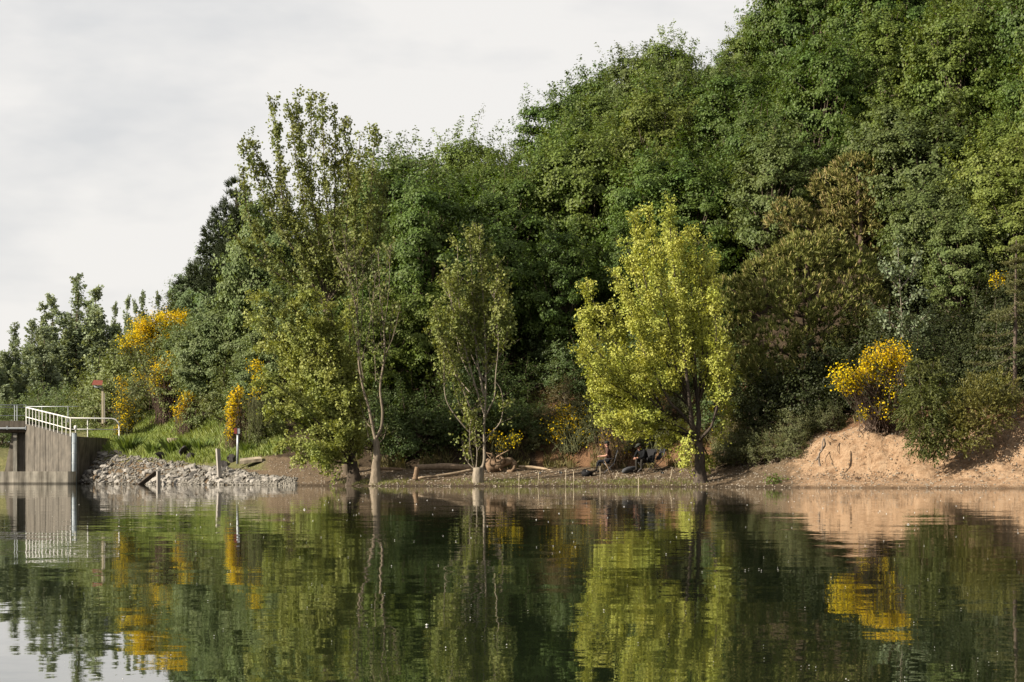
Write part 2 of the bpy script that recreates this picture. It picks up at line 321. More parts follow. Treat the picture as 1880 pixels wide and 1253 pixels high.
# ------------------------------------------------------------------ trees: generators
def clump_leaves(geo, c, r, n, g, leaf, outward=None, flat=.8, asp=.8):
    d = nrm(g.normal(size=(n, 3))); u = g.uniform(0, 1, n) ** .45
    keep = g.uniform(0, 1, n) < np.where(d[:, 2] < -.15, .28, 1.0); d = d[keep]; u = u[keep]
    q = c + d * (u * r)[:, None] * np.array([1, 1, flat])
    nn = 1.0 * d + np.array([0, 0, .35]) + .50 * g.normal(size=d.shape)
    if outward is not None: nn = nn + .75 * outward
    geo.leaves(q, nn, leaf, g, asp)
def sprig(geo, wood, p0, dirn, ln, n, g, leaf, r=.012, spread=.13, asp=.8, bias=None):
    k = 4; pts = p0 + np.linspace(0, 1, k)[:, None] * dirn * ln + np.cumsum(g.normal(0, .03 * ln, (k, 3)), 0)
    if wood is not None: wood.tube(pts, np.linspace(r, r * .3, k), 3)
    tt = g.uniform(.12, 1.05, n); q = p0 + tt[:, None] * (pts[-1] - p0) + g.normal(0, spread, (n, 3)) * (1.15 - .55 * tt)[:, None]
    geo.leaves(q, .5 * g.normal(size=(n, 3)) + np.array([0, 0, .4]) + (dirn * .8 if bias is None else bias), leaf, g, asp)
def oak_meshes(seed, H=5.8, R=1.9, nc=62, nl=620, leaf=.105, low=.16, sparse=0.0):
    g = np.random.default_rng(seed); W = Geo(); K = Geo()
    bend = g.normal(0, .25, (6, 2)).cumsum(0) * .4; zt = np.linspace(-.6, H * .72, 6)
    tr = np.column_stack([bend, zt]); tr[0, :2] = tr[1, :2] = 0; W.tube(curve(tr, 12), np.linspace(.15, .05, 12), 6, jit=.12, g=g)
    cz = H * (.5 + low * .5); cs = []
    for i in range(nc * 30):
        if len(cs) >= nc: break
        a = g.uniform(0, 2 * np.pi); u = g.uniform(-.8, 1); q = math.sqrt(1 - u * u); dr = np.array([q * math.cos(a), q * math.sin(a), u])
        f = g.uniform(.25, 1.0) ** .5; r = g.uniform(.34, .70) * R / 1.9
        c = np.array([0, 0, cz]) + dr * f * np.array([R, R, H - cz]) * g.uniform(.78, 1.0)
        if all(np.linalg.norm((c - c2) * np.array([1, 1, 1.35])) > .72 * (r + r2) for c2, r2, _ in cs): cs.append((c, r, dr))
    for i, (c, r, dr) in enumerate(cs):
        if g.uniform() < sparse: continue
        clump_leaves(K, c, r, int(nl * (r / .5) ** 1.8), g, leaf, dr, .62)
        z0 = np.clip(c[2] * g.uniform(.35, .75), H * .12, H * .7); base = np.array([np.interp(z0, zt, tr[:, 0]), np.interp(z0, zt, tr[:, 1]), z0])
        W.tube(curve([base, base * .45 + c * .55 + np.array([0, 0, -.15]), c], 5), np.linspace(.055, .012, 5), 4)
        for q in range(4):
            dd = nrm(dr + np.array([0, 0, .6]) + .7 * g.normal(size=3)); sprig(K, W if q == 0 else None, c + dd * r * .75, dd, g.uniform(.25, .7) + (g.uniform(.1, .6) if dr[2] > .45 and q < 2 else 0), 48 if dr[2] > .45 and q < 2 else 16, g, leaf * 1.0, spread=.12, bias=dr)
    return W.mesh('trunk', M_BARK, True), K.mesh('crown', M_LEAF)
def limb(W, K, pts, g, r0=.07, r1=.012, start=.3, tl=(.35, .9), per_m=6.0, nl=16, leaf=.13, ang=.75, thin=0.0, wood_twigs=.5, asp=.85):
    """one limb along its points with forward pointing leafy twigs"""
    c = curve(pts, max(8, len(pts) * 4)); W.tube(c, np.linspace(r0, r1, len(c)) , 6 if r0 > .05 else 5)
    seg = np.linalg.norm(np.diff(c, axis=0), axis=1); Ln = seg.sum(); cum = np.concatenate([[0], seg.cumsum()]) / Ln
    m = int(Ln * per_m * (1 - start))
    for tpos in np.sort(g.uniform(start, 1.0, m)):
        if g.uniform() < thin: continue
        p0 = np.array([np.interp(tpos, cum, c[:, k]) for k in range(3)]); i = min(np.searchsorted(cum, tpos), len(c) - 1); tg = nrm(c[i] - c[max(i - 2, 0)])
        sd = nrm(np.cross(tg, g.normal(size=3))); dd = nrm(tg * g.uniform(.5, 1.1) + sd * ang + np.array([0, 0, .25]))
        ln = g.uniform(*tl) * (1.15 - .55 * tpos)
        sprig(K, W if g.uniform() < wood_twigs else None, p0, dd, ln, int(nl * g.uniform(.6, 1.4)), g, leaf, .012, .11, asp, bias=sd * .55 + .45 * g.normal(size=3) + np.array([0, 0, -.2]))

def make_tree(name, W, K, label, cat, lc, bc, group=None, loc=(0, 0, 0), limbs=()):
    e = empty(name, loc, label, cat, group); tk = None
    for geo, nm, m, c, sm in ((W, 'trunk', M_BARK, bc, True), (K, 'crown', M_LEAF, lc, False)):
        if geo is None: continue
        if isinstance(geo, Geo): geo.V = [v - np.asarray(loc) for v in geo.V]; me = geo.mesh(nm, m, sm)
        else: me = geo
        o = bpy.data.objects.new(nm, me); C.objects.link(o); o.parent = e; o.color = (*c, 1)
        if nm == 'trunk': tk = o
    for B in limbs:
        B.V = [v - np.asarray(loc) for v in B.V]; B.obj('branch', M_BARK, tk, bc, True)
    return e
def place(meshes, name, p, d, s, rz, lc, bc, label, cat, group=None, dz=0.0, tilt=(0, 0), sz=1.0, loc=None):
    e = make_tree(name, meshes[0], meshes[1], label, cat, lc, bc, group)
    e.location = G(p, d) + np.array([0, 0, dz]) if loc is None else loc
    e.rotation_euler = (tilt[0], tilt[1], rz); e.scale = (s, s, s * sz)
    return e

# ------------------------------------------------------------------ the oak wood on the hillside
OAKS = [oak_meshes(100 + i, H=[5.8, 6.4, 5.4, 6.9, 5.9, 6.2][i], R=[2.1, 2.0, 2.3, 1.9, 2.2, 2.05][i], leaf=[.108, .104, .112, .106, .1, .11][i], sparse=[0, .1, 0, .12, .05, 0][i]) for i in range(6)]
BARK = (.12, .095, .07)
GREENS = [((.098, .155, .032), 'deep green'), ((.138, .190, .038), 'fresh green'), ((.128, .168, .052), 'greyish green'), ((.168, .208, .045), 'light green')]
g = np.random.default_rng(11); cand = []
for yy in np.arange(92, 146, 3.0):
    for xx in np.arange(-9, 36, 2.9):
        x = xx + g.uniform(-.85, .85); y = yy + g.uniform(-.85, .85)
        p = 940 + x * F / y
        for _ in range(3): p = 940 + x * F / y
        d = y - float(shore(p))
        if not (640 < p < 1985): continue
        lo = float(np.interp(p, [640, 1000, 1300, 1420, 1640, 1700, 2000], [9, 9.5, 10, 16, 16, 10, 9.5]))
        ridge = float(np.interp(p, [640, 1000, 1400, 1880, 2000], [30, 33, 38, 46, 46]))
        if lo < d < ridge + 2: cand.append((p, d))
LAND = [(800, 'behind the tall poplar'), (985, 'above the pale stump'), (1180, 'above the anglers'), (1370, 'above the yellow-green tree'),
        (1660, 'above the pines'), (9999, 'above the sand bank')]
def zone_of(p): return next(n for a, n in LAND if p < a)
items = []
for (p, d) in cand:
    h = gz(p, d) + 5.5; Y = shore(p) + d; py = HZ - (h - CAMH) * F / Y
    if py < -190: continue
    rid = float(np.interp(p, [640, 1000, 1400, 1880, 2000], [30, 33, 38, 46, 46]))
    tier = 'on the skyline' if d > rid - 6 and p < 1480 else ('high on the hill' if d > rid - 16 else ('halfway up the hill' if d > 17 else 'at the foot of the hill'))
    ci = int(g.choice(4, p=[.4, .3, .15, .15])); items.append([p, d, ci, tier, zone_of(p)])
ORD = ['first', 'second', 'third', 'fourth', 'fifth', 'sixth', 'seventh', 'eighth', 'ninth', 'tenth', 'eleventh', 'twelfth', 'thirteenth', 'fourteenth', 'fifteenth', 'sixteenth', 'seventeenth', 'eighteenth', 'nineteenth', 'twentieth', 'twenty-first', 'twenty-second'] + [f'{a}-{b}' for a in ('twenty', 'thirty', 'forty') for b in ('first', 'second', 'third', 'fourth', 'fifth', 'sixth', 'seventh', 'eighth', 'ninth')][2:]
from collections import defaultdict
sets = defaultdict(list)
for it in items: sets[(it[2], it[3], it[4])].append(it)
for key, lst in sets.items():
    lst.sort(key=lambda q: q[0])
    for k, it in enumerate(lst):
        it.append('' if len(lst) == 1 else f', {ORD[k]} from left')
for i, (p, d, ci, tier, zn_, o_d) in enumerate(items):
    c, cn = GREENS[ci]; j = g.uniform(.85, 1.18)
    v = int(g.integers(0, 6)); s = g.uniform(.75, 1.28)
    place(OAKS[v], 'oak_tree', p, d, s, g.uniform(0, 6.28), np.array(c) * j, BARK, f'{cn} oak {tier} {zn_}{o_d}', 'tree', 'oaks of the hillside wood', dz=-.3, tilt=(g.normal(0, .05), g.normal(0, .05)), sz=g.uniform(.9, 1.2))

# understorey shrubs
SHRUBS = [oak_meshes(200 + i, H=2.3, R=1.25, nc=26, nl=330, leaf=.088, low=-.05) for i in range(3)]
us = []
for p in np.arange(650, 1960, 46):
    for q in range(2):
        pp = p + g.uniform(-16, 16) + q * 20
        d = float(np.interp(pp, [640, 980, 1010, 1300, 1340, 1440, 1560, 1680, 1960], [7.2, 7.2, 9.6, 9.6, 7.4, 6.0, 6.4, 6.5, 6.6])) + q * 1.5 + g.uniform(-.3, .3)
        us.append((pp, d))
for pp in np.arange(1640, 1900, 26): us += [(pp + g.uniform(-8, 8), g.uniform(8.5, 11)), (pp + g.uniform(-8, 8), g.uniform(11.5, 15))]
us = [u for u in us if u[0] < 1960]
sl = defaultdict(int)
tot = defaultdict(int)
for pp, d in us: tot[zone_of(pp)] += 1
us.sort()
for pp, d in us:
    z_ = zone_of(pp).replace('above', 'near'); k = sl[zone_of(pp)]; sl[zone_of(pp)] += 1
    place(SHRUBS[int(g.integers(0, 3))], 'undergrowth_shrub', pp, d, g.uniform(.75, 1.2), g.uniform(0, 6.28), np.array((.075, .11, .034) if pp < 1380 else (.052, .066, .022)) * g.uniform(.8, 1.3), BARK,
          f'dark leafy shrub at the wood edge {z_}, {ORD[k]} from left', 'shrub', 'shrubs along the wood edge', dz=-.2)

bp_ = [(1008, 7.2, .5), (1040, 8.2, .6), (1075, 7.6, .55), (1095, 6.9, .5), (1140, 7.8, .6), (1165, 6.6, .42), (1190, 7.4, .55), (1225, 6.9, .5), (1250, 7.9, .6), (1275, 6.7, .45), (1310, 7.3, .55), (1345, 6.5, .5), (1375, 6.9, .6), (1405, 6.2, .5), (1440, 6.0, .55), (1390, 7.8, .7), (1470, 5.6, .5), (1110, 8.6, .6), (990, 6.6, .45), (965, 6.8, .5), (1500, 5.8, .5), (1330, 4.6, .5), (1362, 4.5, .55), (1396, 4.3, .55), (1428, 4.1, .5), (1458, 3.8, .5), (1346, 5.5, .6), (1412, 5.2, .65), (1466, 4.8, .6), (1528, 5.2, .45)]
for k, (pp, d, sc2) in enumerate(sorted(bp_)):
    place(SHRUBS[k % 3], 'bank_shrub', pp, d, sc2, k * 1.9, np.array(((.15, .165, .07) if k % 3 else (.16, .14, .06))) * g.uniform(.7, 1.1), BARK, f'small scrubby bush on the earth bank, {ORD[k]} from the left', 'shrub', 'scrub on the earth bank', dz=-.15)

# ------------------------------------------------------------------ lakeside trees
def tree_px(name, Y, base, trunk, tr, limbs, label, lc, bc, seed, depth=1.6, kw=None, extra=None):
    """trunk and limbs given as photo columns and rows at the distance Y of the tree; limbs fan out in depth"""
    g = np.random.default_rng(seed); W, K = Geo(), Geo()
    BR = []
    if trunk: W.tube(curve([P(a, b, Y) for a, b in trunk], 12), np.interp(np.linspace(0, 1, 12), np.linspace(0, 1, len(tr)), tr), 9, jit=.10, g=g)
    for lb in limbs:
        pts, o = (lb if isinstance(lb, tuple) else (lb, {})); o = dict(o); kk = dict(kw or {}); dy = o.pop('dy', g.uniform(-depth, depth)); kk.update(o)
        n = len(pts); B = Geo(); BR.append(B); limb(B, K, [P(a, b, Y + dy * (i / (n - 1)) ** .8) for i, (a, b) in enumerate(pts)], g, **kk)
    if extra: extra(W, K, g)
    loc = P(*base, Y)
    return make_tree(name, W, K, label, 'tree', lc, bc, None, loc, BR)

# tall poplar
fk = (598, 562)
tips = [[fk, (570, 510), (540, 460), (505, 398), (472, 330), (450, 272)], [fk, (568, 510), (545, 430), (520, 330), (501, 192)], [fk, (583, 500), (562, 400), (545, 300), (532, 198)],
        [fk, (590, 480), (575, 380), (552, 280), (549, 172)], [fk, (592, 480), (587, 420), (572, 350), (572, 173)], [fk, (600, 480), (604, 420), (596, 320), (591, 174)],
        [fk, (612, 460), (615, 350), (615, 200)], [fk, (628, 470), (640, 350), (631, 224)], [fk, (648, 460), (652, 380), (661, 255)], [fk, (660, 470), (680, 360), (688, 240)],
        [fk, (668, 500), (697, 420), (706, 335)], [fk, (560, 522), (500, 462), (458, 400), (447, 316)], [fk, (540, 525), (480, 480), (430, 430)], [fk, (575, 480), (525, 400), (480, 300), (459, 255)],
        [fk, (585, 480), (560, 430), (520, 370), (515, 290)], [fk, (640, 500), (670, 450), (676, 380)], [fk, (620, 470), (628, 380), (648, 290)]]
tree_px('poplar_tree', 106.5, (640, 868), [(640, 880), (632, 760), (612, 640), (598, 560)], [.26, .2, .16], tips,
        'tall sparse poplar with upswept stems, highest tree against the sky', (.205, .235, .068), (.12, .095, .07), 31,
        depth=1.8, kw=dict(r0=.055, r1=.012, start=.08, per_m=10, nl=25, leaf=.112, tl=(.3, .9), thin=.05))
# bushy low tree beneath it
bl = []
for (a, b_2) in [(470, 545), (455, 590), (478, 640), (470, 700), (490, 760), (510, 820), (545, 846), (590, 850), (640, 840), (670, 800), (520, 560), (560, 545), (600, 560), (640, 570), (545, 620), (590, 640), (630, 660),
              (540, 700), (590, 720), (640, 720), (560, 780), (610, 790), (655, 760), (500, 620), (520, 680), (500, 720), (530, 760), (575, 600), (610, 600), (660, 680), (600, 690), (570, 830), (630, 800)]:
    bl.append([(646, 850), ((646 * .6 + a * .4), (850 * .45 + b_2 * .55)), (a * .8 + 646 * .2, b_2 * .92 + 850 * .08 - 8), (a, b_2)])
tree_px('willow_tree', 103.6, (648, 890), [(650, 893), (649, 870), (646, 848)], [.44, .27, .2], bl,
        'bushy low green tree with leaves reaching down to the shore', (.31, .345, .095), (.07, .055, .042), 32, depth=2.1,
        kw=dict(r0=.05, r1=.01, start=.28, per_m=13, nl=38, leaf=.105, tl=(.35, 1.0), ang=1.05))
# bare-branched tree
wands = []
stemL = [(689, 806), (685, 789), (677, 749), (667, 715), (658, 660), (657, 590), (641, 512), (618, 468), (605, 415)]
stemR = [(690, 806), (700, 785), (702, 753), (698, 713), (706, 650), (704, 600), (699, 556), (696, 500), (695, 462)]
for a0, b0, a1, b1 in [(657, 600, 632, 430), (656, 590, 650, 455), (660, 640, 665, 470), (702, 640, 680, 468), (704, 610, 717, 448), (700, 570, 712, 455), (668, 700, 640, 560), (641, 512, 628, 420), (698, 700, 722, 560), (690, 700, 676, 520), (655, 560, 612, 460), (703, 660, 735, 560), (665, 660, 690, 500)]:
    wands.append(([(a0, b0), ((a0 + a1) / 2 + 3, (b0 + b1) / 2 + 8), (a1, b1)], dict(r0=.02, r1=.006, per_m=4, nl=8, start=.15, wood_twigs=1)))
tree_px('pollard_tree', 102.3, (691, 885), [(690, 891), (690, 862), (692, 830), (689, 806)], [.32, .19, .15, .13], [(stemL, dict(r0=.075, r1=.014, nl=9)), (stemR, dict(r0=.07, r1=.014, nl=9)),
        ([(689, 815), (678, 805), (672, 780)], dict(r0=.02)), ([(691, 818), (704, 805), (709, 785)], dict(r0=.02)), ([(688, 790), (670, 770), (650, 700)], dict(r0=.03))] + wands,
        'half-bare tree with forked pale trunk beside the bushy tree', (.185, .215, .07), (.22, .18, .135), 33, depth=.9,
        kw=dict(start=.25, per_m=4.5, nl=8, leaf=.12, tl=(.3, .8), wood_twigs=1.0, r1=.01))
# tree on pale stump
def stump(W, K, g):
    W.tube(curve([P(877, 893, 100.7), P(878, 876, 100.7), P(878, 862, 100.7), P(878, 858, 100.7)], 8), [.27, .25, .24, .235, .23, .22, .2, .1], 10, jit=.09, g=g)
sp_ = [([(872, 862), (866, 840), (862, 800), (866, 760)], dict(nl=16, per_m=9)), ([(874, 862), (876, 830), (872, 790), (878, 740)], dict(nl=16, per_m=9)), ([(872, 862), (856, 845), (848, 812)], dict(nl=14, per_m=9)),
       ([(882, 862), (889, 848), (889, 802), (889, 774), (891, 738), (892, 690), (890, 600), (884, 500), (880, 425)], dict(r0=.075, r1=.012, start=.4)),
       ([(889, 772), (897, 753), (908, 728), (910, 690), (915, 620), (905, 525)], dict(r0=.045, start=.55)), ([(890, 808), (904, 793), (919, 774), (924, 742), (919, 715), (909, 700)], dict(r0=.035, thin=.8)),
       ([(888, 806), (868, 798), (849, 779), (825, 747), (816, 716), (815, 650), (806, 590)], dict(r0=.045, start=.5)),
       ([(889, 760), (870, 700), (850, 620), (842, 540), (840, 450)], dict(r0=.05, start=.3)), ([(889, 730), (875, 650), (868, 540), (862, 428)], dict(r0=.05, start=.25)),
       ([(868, 760), (840, 690), (815, 620), (796, 555)], dict(r0=.04, start=.25)), ([(890, 700), (900, 620), (915, 560), (912, 480)], dict(r0=.04, start=.25)), ([(889, 700), (860, 640), (830, 560), (815, 490)], dict(r0=.04)),
       ([(891, 690), (925, 640), (935, 580)], dict(r0=.03)), ([(862, 690), (842, 640), (838, 580)], dict(r0=.03)), ([(890, 680), (870, 600), (880, 520), (895, 450)], dict(r0=.03)), ([(862, 720), (830, 680), (812, 640)], dict(r0=.03)), ([(850, 640), (815, 590), (790, 610)], dict(r0=.02)), ([(895, 640), (920, 590), (930, 540)], dict(r0=.02)), ([(880, 640), (855, 580), (825, 520)], dict(r0=.02)), ([(870, 800), (850, 760), (835, 720)], dict(r0=.02))]
tree_px('pollard_tree', 100.7, (878, 885), None, None, sp_, 'slender half-bare tree sprouting from a thick pale stump', (.225, .255, .072), (.27, .23, .18), 34, depth=1.1,
        kw=dict(r0=.03, r1=.009, start=.25, per_m=11, nl=24, leaf=.105, tl=(.3, 1.1), wood_twigs=.6, thin=.10), extra=stump)
# yellow-green tree
f1, f2, f3, f4, f5 = (1279, 806), (1268, 750), (1281, 743), (1224, 770), (1313, 760)
yl = [([f1, (1271, 781), (1268, 753), (1264, 720), (1250, 600), (1236, 480), (1225, 362)], dict(r0=.13)), ([f1, (1283, 774), (1281, 743), (1275, 700), (1262, 600), (1250, 500), (1243, 430)], dict(r0=.12)),
      ([(1280, 806), (1264, 800), (1243, 791), (1224, 770), (1209, 743), (1196, 723), (1160, 670), (1110, 600), (1076, 518)], dict(r0=.09)), ([(1276, 790), (1262, 772), (1245, 753), (1228, 735), (1180, 640), (1150, 560), (1130, 505)], dict(r0=.08)),
      ([(1283, 812), (1290, 802), (1305, 785), (1313, 760), (1320, 728), (1320, 690), (1316, 640)], dict(r0=.08, start=.45)),
      [f2, (1240, 640), (1210, 520), (1190, 388)], [f2, (1230, 640), (1190, 540), (1163, 395)], [f2, (1225, 650), (1180, 560), (1150, 445)], [f3, (1290, 640), (1290, 540), (1272, 425)], [f3, (1300, 640), (1300, 560), (1290, 440)],
      [f2, (1220, 660), (1170, 600), (1138, 500)], [f4, (1160, 690), (1100, 650), (1066, 600)], [f4, (1150, 720), (1100, 690), (1062, 640)], [f4, (1160, 740), (1110, 720), (1078, 690)], [f4, (1170, 755), (1130, 745), (1092, 738)],
      [f4, (1180, 768), (1140, 770), (1102, 768)], [f4, (1195, 775), (1165, 780), (1135, 782)], [f1, (1250, 795), (1230, 805), (1212, 815)], [f5, (1320, 720), (1328, 690), (1330, 655)],
      [f5, (1322, 720), (1332, 690), (1330, 640)], [f5, (1325, 720), (1335, 700)], [f3, (1300, 680), (1315, 620), (1308, 540)], [f3, (1290, 660), (1310, 560), (1308, 470)], [f2, (1250, 650), (1230, 560), (1205, 450)],
      [f2, (1255, 620), (1245, 520), (1220, 420)], [f2, (1240, 700), (1200, 660), (1160, 580)], [f2, (1250, 700), (1220, 620), (1190, 540)], [f3, (1275, 640), (1270, 540), (1262, 470)], [f4, (1190, 700), (1150, 640), (1120, 560)],
      [f4, (1200, 740), (1170, 700), (1130, 650)], [f4, (1200, 760), (1165, 730), (1120, 680)], [f2, (1260, 690), (1250, 640), (1230, 600)], [f3, (1285, 690), (1290, 620), (1280, 560)], [f1, (1265, 815), (1258, 835), (1262, 855)], [f1, (1290, 820), (1300, 840), (1292, 860)],
      [f5, (1310, 720), (1305, 680), (1295, 640)], [f2, (1245, 690), (1215, 690), (1185, 670)], [f4, (1205, 775), (1180, 760), (1150, 770)], [f4, (1180, 760), (1130, 770), (1095, 775)], [f4, (1190, 770), (1160, 785), (1125, 790)], [f1, (1240, 790), (1200, 790), (1160, 795)], [f1, (1250, 785), (1215, 770), (1185, 765)], [f4, (1170, 740), (1120, 725), (1085, 715)], [f4, (1165, 720), (1110, 690), (1072, 660)], [f4, (1150, 690), (1095, 640), (1070, 570)], [f2, (1235, 720), (1205, 715), (1175, 715)], [f2, (1250, 720), (1235, 700), (1215, 690)], [f5, (1325, 740), (1332, 760)], [f5, (1328, 770), (1322, 800)], [f1, (1255, 800), (1235, 815), (1222, 825)], [f3, (1300, 700), (1315, 670), (1325, 640)], [f4, (1200, 750), (1190, 720), (1150, 690)]]
tree_px('yellow_green_tree', 95.9, (1286, 893), [(1289, 897), (1285, 868), (1285, 835), (1281, 806)], [.36, .22, .19, .15], yl, 'bright yellow-green tree with dark forked trunk at the water edge', (.455, .48, .10), (.085, .068, .055), 35, depth=2.0,
        kw=dict(r0=.05, r1=.009, start=.3, per_m=12, nl=36, leaf=.088, tl=(.3, .92), ang=1.0))

# left: broadleaf shrubs and small trees behind the grass
for (p, d, s, sz, c, vi, lab) in [(395, 11.5, .98, 1.05, (.085, .11, .045), 2, 'grey-green leafy tree left of the bushy lakeside tree'), (440, 13, 1.0, 1.0, (.08, .105, .04), 4, 'leafy tree behind the upright broom'),
                                  (350, 15, .72, 1.0, (.075, .10, .038), 0, 'small round tree right of the big yellow broom dome'), (470, 10, .72, .9, (.08, .105, .04), 5, 'small leafy tree between broom and bushy lakeside tree'),
                                  (520, 12, .95, 1.1, (.085, .11, .04), 1, 'leafy tree half hidden behind the bushy lakeside tree'), (600, 12, 1.0, 1.2, (.075, .10, .034), 3, 'green tree rising behind the bare-branched tree'),
                                  (670, 14, 1.1, 1.2, (.075, .10, .034), 4, 'green tree behind the forked pale trunk'), (560, 18, 1.0, 1.1, (.07, .095, .034), 0, 'green tree deep behind the tall poplar'),
                                  (372, 23, .85, 1.0, (.07, .10, .042), 2, 'rounded skyline tree left of the dark pine'), (425, 15.5, 1.05, 1.15, (.075, .11, .044), 3, 'leafy tree in front of the dark pine'), (490, 15, 1.2, 1.3, (.085, .115, .042), 1, 'tall leafy tree between dark pine and tall poplar'), (455, 20, .95, 1.2, (.06, .085, .038), 5, 'dark leafy tree beside the dark pine trunk')]:
    place(OAKS[vi], 'leafy_tree', p, d, s, p * 1.7, np.array(c) * 2.0, BARK, lab, 'tree', dz=-.5, sz=sz)
for k, (p, d, s, lab) in enumerate([(205, 13, 1.25, 'green shrub just right of the red-roofed post'), (240, 14, 1.5, 'green shrub below the left end of the broom dome'), (225, 17, 1.5, 'leafy shrub on the slope behind the roofed post'), (285, 13, 1.3, 'dark green shrub behind the grass tufts'),
                               (265, 16, 1.45, 'shrub half way up the broom slope'), (325, 12, 1.15, 'low green bush left of the upright broom'), (310, 17, 1.5, 'shrub right below the broom dome'), (375, 10.2, .9, 'low leafy bush at the grass edge'), (455, 9, .85, 'low bush right of the upright broom'),
                               (490, 8, .8, 'low bush over the beach behind the concrete step'), (190, 20, 1.4, 'green shrub behind the roofed post'), (345, 14, 1.2, 'bushy shrub above the low broom patch'), (425, 10.5, 1.1, 'shrub directly behind the upright yellow broom'), (255, 11.2, .7, 'low dark bush at the back of the grass')]):
    place(SHRUBS[k % 3], 'leafy_shrub', p, d, s, k * 1.3, np.array((.175, .21, .072)) * rng.uniform(.75, 1.15), BARK, lab, 'shrub', dz=-.2)

# far poplars on the left
def poplar_meshes(seed, H=13, R=1.7, leaf=.2, n=15):
    g = np.random.default_rng(seed); W, K = Geo(), Geo(); W.tube(curve([(0, 0, -1), (0, 0, H * .3), (g.normal(0, .15), g.normal(0, .15), H * .8)], 8), np.linspace(.2, .03, 8), 6)
    leaf = .155; limb(W, K, [(0, 0, H * .5), (.1, 0, H * .8), (0, .1, H)], g, r0=.06, start=.05, per_m=8, nl=34, leaf=leaf, tl=(.5, 1.1), wood_twigs=.1)
    for i in range(n):
        a = g.uniform(0, 6.28); z0 = g.uniform(.05, .5) * H; z1 = min(z0 + g.uniform(.3, .55) * H, H * g.uniform(.85, 1.0)); r = R * g.uniform(.45, 1) * (1.15 - z1 / H * .6)
        limb(W, K, [(0, 0, z0), (r * .6 * math.cos(a), r * .6 * math.sin(a), z0 * .6 + z1 * .4), (r * math.cos(a), r * math.sin(a), z1)], g, r0=.06, start=.12, per_m=8, nl=46, leaf=leaf, tl=(.5, 1.2), wood_twigs=.15)
    return W.mesh('trunk', M_BARK, True), K.mesh('crown', M_LEAF)
POP = [poplar_meshes(300 + i, H=[13, 14, 11.5][i], R=[1.9, 2.3, 1.4][i]) for i in range(3)]
for k, (px, py_top, Y, vi, s, lab) in enumerate([(140, 508, 185, 1, 1.05, 'tallest far poplar at the left, seen above the railing'), (95, 545, 186, 0, .95, 'far poplar just left of the tallest one'), (178, 535, 184, 2, 1, 'narrow far poplar just right of the tallest one'), (60, 590, 178, 0, .9, 'broad far poplar third from the left edge'),
        (25, 596, 180, 1, .85, 'far poplar second from the left edge'), (-12, 640, 176, 0, .8, 'far poplar cut by the left edge'), (80, 610, 175, 2, .8, 'low far poplar in front of the gap'),
        (212, 565, 228, 2, 1, 'slim distant poplar left of the broom dome, first of the row'), (235, 552, 230, 2, 1, 'slim distant poplar, second of the row over the broom'), (262, 545, 231, 2, 1, 'slim distant poplar, third of the row over the broom'), (290, 546, 232, 2, 1, 'slim distant poplar, fourth of the row over the broom'), (248, 560, 226, 2, 1, 'slim distant poplar standing between second and third of the row')]):
    H_ = [13, 14, 11.5][vi]; top = P(px, py_top, Y); zb = 2.0; s2 = (top[2] - zb) / H_
    e = place(POP[vi], 'poplar_tree', 0, 0, s2, k * 1.1, np.array((.24, .29, .17)) * rng.uniform(.85, 1.15), BARK, lab, 'tree', 'far poplars beyond the dam', loc=(top[0], Y, zb)); e.scale = (s2 * (1.4 if px < 200 else .62), s2 * (1.3 if px < 200 else .62), s2)  # distance haze is painted into this paler, bluer leaf colour
for k, (px, Y, s, lab) in enumerate([(45, 160, 1.6, 'bright green bush behind the bridge railing'), (100, 162, 1.7, 'green bush behind the descending white railing'), (10, 158, 1.5, 'green bush at the left edge behind the railing'), (150, 158, 1.7, 'light green bush left of the roofed post'), (75, 168, 2.2, 'taller green bush behind the railing bushes'),
                                (128, 172, 2.4, 'tall soft green bush left of the roofed post'), (5, 150, 1.1, 'green bush seen under the bridge deck'), (-25, 152, 1.4, 'green bush under the deck at the left edge'), (168, 150, 1.1, 'small bush at the foot of the roofed post')]):
    x = (px - 940) * Y / F; place(SHRUBS[k % 3], 'far_bush', 0, 0, s * .68, k * 2.1, np.array((.14, .19, .065)) * rng.uniform(.8, 1.1), BARK, lab, 'bush', 'bushes behind the railing', loc=(x, Y, 1.6 if Y < 156 and px < 60 else 2.4))

